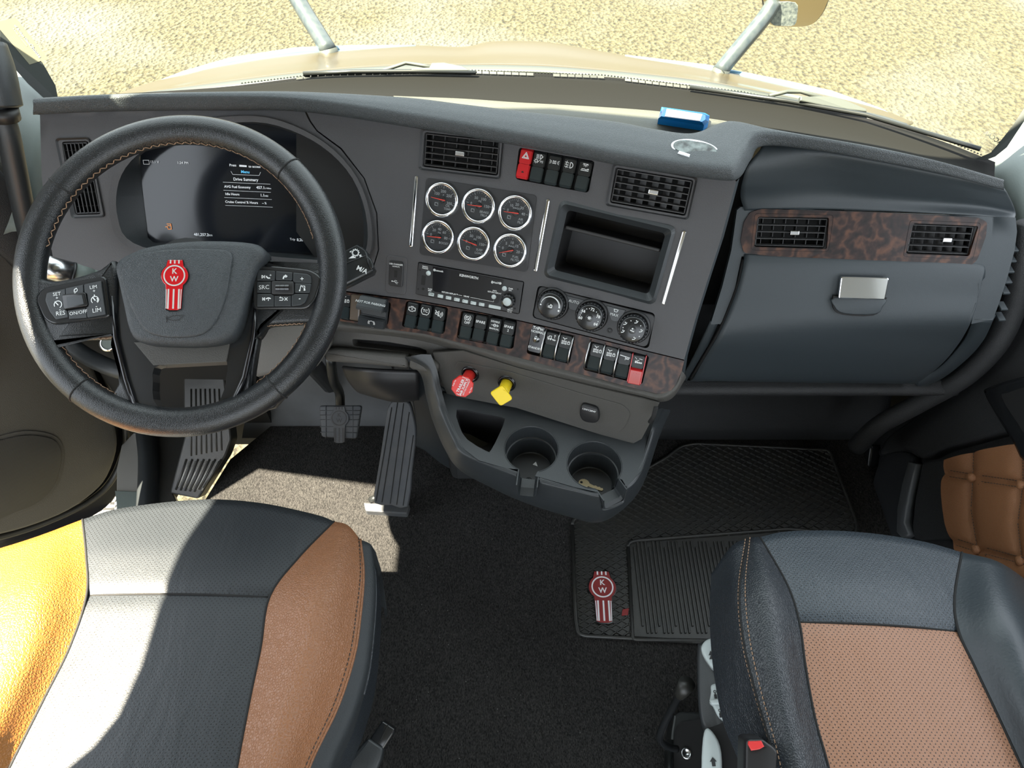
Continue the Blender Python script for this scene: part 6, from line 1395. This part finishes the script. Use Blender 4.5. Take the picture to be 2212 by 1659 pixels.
Le = seatline([(800, 1205, .43), (808, 1278, .42), (805, 1370, .42), (792, 1480, .42), (765, 1575, .42), (732, 1659, .42), (680, 1860, .42)])
Lbm = seatline([(40, 1172, .485), (20, 1290, .535), (-20, 1420, .54), (-80, 1560, .54), (-160, 1800, .54)])
def rs(L, n=10): return crom(L, n)
F0 = [rs(Lb), rs(Lc)]
def fr_rows(rows, front, n=60, nv=40):
    pass
# insert: front panel and rear panel split by the cross seam
def split(L, k): return L[:k+1], L[k:]
b1, b2 = split(Lb, 2); c1_, c2_ = split(Lc, 2)
mid_front = seatline([(430, 1079, .468)])[0]
A_, B_ = crom(b1, 14), crom(c1_, 14); rows = []
front_edge = crom(seatline([(178, 1122, .475), (260, 1098, .472), (430, 1079, .470), (560, 1086, .470), (680, 1111, .472), (722, 1126, .475)]), 30)
nu = 30
for j in range(14):
    t = j/13; row = []
    for s in range(nu):
        f = s/(nu-1); base = A_[j].lerp(B_[j], f); d0 = front_edge[s]-A_[0].lerp(B_[0], f)
        row.append(base+d0*(1-t)**1.5+V((0, 0, .010*4*f*(1-f)*min(1, t*2)-.004*max(0, (t-.85)/.15)**2)))
    rows.append(row)
pre = [[p+V((0, -.03, -.20)) for p in rows[0]], [p+V((0, .004, -.10)) for p in rows[0]], [p+V((0, .008, -.035)) for p in rows[0]]]
part(MB().grid(pre+rows, True, True), 'front_insert', M_lbp, ds_, 'black perforated leather')
def bulged(A, B, nu, nv, bulge, endsink=.004):
    A = crom(A, nv); B = crom(B, nv); rows = []
    for j, (a, b) in enumerate(zip(A, B)):
        e_ = endsink*max(0, 1-j/3)**2; rows.append([a.lerp(b, s/(nu-1))+V((0, 0, bulge*4*(s/(nu-1))*(1-s/(nu-1))-e_)) for s in range(nu)])
    return rows
part(MB().grid(bulged(b2, c2_, 30, 30, .008), True, True), 'rear_insert', M_lbp, ds_, 'black perforated leather')
def bolster(name, L1, Lm, L2, m, par, nv=34, nu=14, lab=None, dz=(-.035, -.10, -.2), dyy=(.006, .003, -.03), dx=0):
    a, mm, b = crom(L1, nv), crom(Lm, nv), crom(L2, nv); rows = [crom([x, y, z], nu) for x, y, z in zip(a, mm, b)]
    pre = [[p+V((dx*(k+.3), dyy[k], dz[k])) for p in rows[0]] for k in (2, 1, 0)]
    return part(MB().grid(pre+rows, True, True), name, m, par, lab)
LbL = [p for p in Lb]
bolster('side_bolster', La, Lbm, Lb, M_ltsun, ds_, lab='tan leather with sunlight put in its colour')
Lcm = seatline([(752, 1135, .482), (722, 1222, .515), (690, 1300, .528), (670, 1405, .528), (635, 1520, .525), (588, 1659, .522), (540, 1860, .52)])
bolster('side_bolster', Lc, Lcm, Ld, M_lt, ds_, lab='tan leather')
Ldm = [x.lerp(y, .5)+V((.012, .0, .012)) for x, y in zip(crom(Ld, 7), crom(Le, 7))]
bolster('side_skirt', Ld, Ldm, Le, mat('side_cloth', (.018, .022, .025), .6, bump=.6, bscale=500), ds_, lab='black grained side')
L_f = [p+V((-.02, 0, -.14)) for p in Le]; part(MB().grid([crom(Le, 30), crom([p+V((.004, 0, -.05)) for p in Le], 30), crom(L_f, 30)], True, True), 'side_skirt', M_lb, ds_)
part(MB().box((-.75, -.2, .12), (-.28, .48, .42)), 'seat_base', M_deep, ds_)
def stitches(L, off, m, par, r=.0008, step=.0055, n=400, z=.0012):
    P = crom(L, n); mb = MB(); acc = 0; i = 0
    tot = 0
    while i < n-1:
        j = i; l = 0
        while j < n-1 and l < step*.62: l += (P[j+1]-P[j]).length; j += 1
        mb.tube([P[i]+off+V((0, 0, z)), P[j]+off+V((0, 0, z))], r, 4)
        k = j; l = 0
        while k < n-1 and l < step*.38: l += (P[k+1]-P[k]).length; k += 1
        i = max(k, i+1)
    return part(mb, 'stitching', m, par)
def onsurf(La_, Lb_, f, Lm_=None):
    a, b = crom(La_, 24), crom(Lb_, 24)
    if Lm_: mm = crom(Lm_, 24); return [crom([x, y, z], 21)[int(f*20)] for x, y, z in zip(a, mm, b)]
    return [x.lerp(y, f) for x, y in zip(a, b)]
stitches(onsurf(Lc, Ld, .95, Lcm), V(), M_thread, ds_)['label'] = 'dark seam stitching'
mb = MB(); mb.tube(crom(Ld, 60), .0022, 6); part(mb, 'piping', M_lt, ds_); mb = MB(); mb.tube(crom(onsurf(Ld, Le, .75, Ldm)[2:14], 40), .0028, 6); part(mb, 'piping', M_lb, ds_)
mb = MB(); mb.tube(crom([p+V((0, 0, -.0005)) for p in Lb], 60), .0022, 6); mb.tube(crom([p+V((0, 0, -.0005)) for p in Lc], 60), .0022, 6); mb.tube([x+V((0, 0, -.001)) for x in rows[-1]], .0018, 6); part(mb, 'seam', M_deep, ds_)
# passenger seat
ps = thing('passenger_seat', 'passenger seat with tan perforated centre and black leather sides', 'seat', (.53, .15, .4))
Pa = seatline([(1536, 1240, .43), (1533, 1330, .43), (1540, 1440, .43), (1562, 1560, .43), (1600, 1659, .43), (1650, 1860, .43)])
Pam = seatline([(1580, 1180, .465), (1578, 1290, .485), (1588, 1400, .49), (1618, 1520, .49), (1655, 1640, .49), (1700, 1860, .49)])
Pb = seatline([(1617, 1162, .472), (1598, 1270, .50), (1605, 1380, .508), (1630, 1490, .508), (1668, 1625, .508), (1720, 1860, .508)])
Pc = seatline([(1642, 1160, .476), (1700, 1262, .495), (1726, 1342, .50), (1740, 1440, .50), (1760, 1550, .50), (1790, 1659, .50), (1840, 1860, .50)])
Pbm = seatline([(1630, 1160, .478), (1655, 1262, .52), (1672, 1365, .528), (1690, 1480, .528), (1716, 1600, .525), (1780, 1860, .52)])
Pd = seatline([(2078, 1193, .476), (2062, 1290, .495), (2070, 1362, .50), (2105, 1440, .50), (2155, 1545, .50), (2208, 1659, .50), (2300, 1860, .50)])
Pe = seatline([(2240, 1270, .45), (2330, 1420, .46), (2390, 1560, .46), (2480, 1700, .46), (2560, 1860, .46)])
Pdm = seatline([(2160, 1215, .49), (2190, 1330, .535), (2230, 1450, .54), (2290, 1600, .54), (2400, 1860, .54)])
bolster('side_skirt', Pa, Pam, Pb, M_lb, ps, dx=.035); bolster('side_bolster', Pb, Pbm, Pc, M_lb, ps, lab='black leather'); bolster('side_bolster', Pd, Pdm, Pe, mat('skylit_black_leather', (.028, .036, .042), .42, bump=.4, bscale=260), ps, lab='black leather with blue skylight put in its colour')  # right bolster: black leather with bluish skylight mixed into the colour
c1_, c2_ = split(Pc, 2); d1_, d2_ = split(Pd, 2); A_, B_ = crom(c1_, 14), crom(d1_, 14)
front_edge = crom(seatline([(1642, 1160, .476), (1700, 1148, .472), (1800, 1146, .470), (1900, 1154, .470), (2000, 1171, .472), (2078, 1193, .476)]), 30); rows = []
for j in range(14):
    t = j/13; row = []
    for s in range(nu):
        f = s/(nu-1); base = A_[j].lerp(B_[j], f); d0 = front_edge[s]-A_[0].lerp(B_[0], f)
        row.append(base+d0*(1-t)**1.5+V((0, 0, .010*4*f*(1-f)*min(1, t*2)-.004*max(0, (t-.85)/.15)**2)))
    rows.append(row)
pre = [[p+V((0, -.03, -.20)) for p in rows[0]], [p+V((0, .004, -.10)) for p in rows[0]], [p+V((0, .008, -.035)) for p in rows[0]]]
part(MB().grid(pre+rows, True, True), 'front_insert', M_lbp2, ps, 'black perforated leather with blue skylight put in its colour')
part(MB().grid(bulged(c2_, d2_, 30, 30, .008), True, True), 'rear_insert', M_ltp, ps, 'tan perforated leather')
for f in (.93,): stitches(onsurf(Pa, Pb, f, Pam), V(), M_stitch, ps)['label'] = 'tan stitching'
stitches(onsurf(Pb, Pc, .10, Pbm), V(), M_stitch, ps)['label'] = 'tan stitching'; stitches(onsurf(Pd, Pe, .86, Pdm), V(), M_stitch, ps)['label'] = 'tan stitching'
mb = MB(); mb.tube(crom(Pc, 60), .0020, 6); mb.tube(crom(Pd, 60), .0020, 6); mb.tube([x+V((0, 0, -.001)) for x in rows[-1]], .0018, 6); mb.tube(crom(Pb, 60), .0016, 6); part(mb, 'seam', M_deep, ps)
part(MB().box((.42, -.2, .12), (.80, .38, .40)), 'seat_base', M_deep, ps)
# passenger seat control panel
SCP = Plane(Z(1540, 1500, .36), V((-.25, 0, 1)))
part(MB().slab(SCP, smooth_poly([(1506, 1400), (1515, 1385), (1560, 1372), (1640, 1400), (1640, 1720), (1540, 1720), (1550, 1600), (1520, 1573), (1510, 1540), (1506, 1480)], 3), -.05, 0, .006, True), 'control_panel', M_cons, ps)
part(MB().slab(SCP, smooth_poly([(1540, 1570), (1600, 1570), (1600, 1740), (1545, 1740), (1520, 1700), (1516, 1640), (1522, 1585)], 3), .0, .002), 'panel_recess', M_deep, ps)
for nm, pl, hh, lb in (('seat_knob', [(1517, 1400), (1528, 1388), (1550, 1384), (1570, 1400), (1570, 1448), (1544, 1452), (1525, 1430), (1516, 1412)], .018, 'pale grey seat knob'), ('seat_switch', [(1536, 1485), (1545, 1480), (1570, 1480), (1572, 1555), (1553, 1552), (1540, 1528), (1533, 1520), (1536, 1500)], .012, 'pale grey rocker'), ('seat_knob', [(1519, 1600), (1526, 1578), (1540, 1585), (1556, 1615), (1560, 1660), (1556, 1720), (1520, 1720), (1516, 1660)], .016, 'pale grey oval seat knob')):
    o = part(MB().slab(SCP, smooth_poly(pl, 3), 0, hh, .004, True), nm, M_knobg, ps, lb)
    S_ = SCP.off(hh+.0005); mb = MB()
    if nm == 'seat_switch':
        for (u, v) in ((1545, 1500), (1556, 1541)): M = S_.frame(u, v); mb.arc(.0018, 0, 360, .0009, M, x=-.004); mb.stroke([(-.002, 0), (.001, 0)], .0014, M); mb.stroke([(.001, 0), (.005, 0)], .0040, M)
    elif hh > .017:
        M = S_.frame(1536, 1414); mb.fill([(-.006, 0), (.001, .004), (.001, -.004)], M); mb.fill([(0, 0), (.007, .004), (.007, -.004)], M)
    else:
        M = S_.frame(1541, 1647); mb.fill([(-.007, 0), (-.001, .005), (-.001, .0025), (.005, .0025), (.005, -.0025), (-.001, -.0025), (-.001, -.005)], M)
    part(mb, 'symbol', M_dial, o)
    if nm == 'seat_switch': part(MB().slab(SCP, [(1533, 1518), (1574, 1514), (1574, 1526), (1538, 1528)], hh, hh+.006, .002, True), 'ridge', M_knobg, o)
# slide lever and base plate of the passenger seat
bp2 = thing('seat_slide_base', 'dark steel slide frame beside the passenger seat', 'seat base', Z(1480, 1600, .10))
SB = Plane((0, 0, .06), (0, 0, 1)); part(MB().slab(SB, [(1456, 1544), (1470, 1536), (1560, 1540), (1560, 1760), (1448, 1760), (1446, 1640), (1450, 1580)], -.06, 0, .004), 'plate', M_steel, bp2)
part(MB().slab(SB, smooth_poly([(1462, 1570), (1500, 1556), (1540, 1560), (1540, 1740), (1462, 1740), (1455, 1640)], 3), 0, .0015), 'recess', M_deep, bp2)
part(MB().lathe([(.010, 0), (.010, .004), (.007, .005), (.006, .002)], Matrix.Translation(SB.hit(1482, 1628)), 20), 'bolt', M_brush, bp2)
mb = MB(); mb.tube([SB.hit(1447, 1600)+V((0, 0, .006)), SB.hit(1443, 1760)+V((0, 0, .006))], .006, 8); part(mb, 'rail', M_steel, bp2, 'worn bright rail edge')
lv = thing('slide_lever', 'black bent seat slide lever with rubber tip', 'lever', Z(1440, 1610, .12))
part(MB().tube(crom([Z(1462, 1618, .09), Z(1440, 1612, .11), Z(1425, 1596, .14), Z(1432, 1570, .17), Z(1455, 1525, .22), Z(1472, 1494, .26)], 24), .0065, 10), 'rod', M_satin, lv)
part(MB().tube([Z(1468, 1502, .25), Z(1474, 1493, .262), Z(1484, 1476, .285)], [.009, .0115, .014], 14), 'tip', M_rub, lv)
# seat belt buckles
bk = thing('belt_buckle', 'black seat belt buckle with red release button by the passenger seat', 'buckle', Z(1640, 1610, .53))
BK = Plane(Z(1640, 1600, .545), V((-.1, -.35, 1)))
part(MB().slab(BK, rpoly([(1612, 1602), (1618, 1597), (1648, 1597), (1672, 1614), (1680, 1624), (1676, 1690), (1610, 1690)], 5), -.05, 0, .003, True), 'body', M_black, bk)
part(MB().slab(BK, [(1616, 1601), (1644, 1600), (1650, 1612), (1640, 1618), (1622, 1621), (1615, 1608)], -.001, .003, .001), 'release_button', mat('buckle_red', (.55, .03, .03), .4), bk, 'red release button')
part(MB().slab(BK, [(1644, 1600), (1654, 1606), (1656, 1615), (1650, 1612)], 0, .0015), 'slot', M_deep, bk)
bk2 = thing('belt_buckle', 'black belt buckle lying between the seats beside the driver seat', 'buckle', Z(810, 1600, .35))
BQ = Plane(Z(820, 1590, .36), V((.0, -.3, 1)))
part(MB().slab(BQ, rpoly([(826, 1556), (853, 1574), (850, 1585), (822, 1628), (795, 1612), (796, 1600)], 4), -.018, 0, .003, True), 'buckle_head', M_satin, bk2)
part(MB().slab(BQ.off(.002), rpoly([(796, 1594), (828, 1616), (824, 1640), (790, 1720), (700, 1720), (750, 1640)], 5), -.02, .002, .004, True), 'sleeve', M_cons, bk2)
mb = MB(); mb.tube([BQ.off(.0005).hit(838, 1566), BQ.off(.0005).hit(822, 1598)], .0008, 4); part(mb, 'seam', M_deep, bk2)
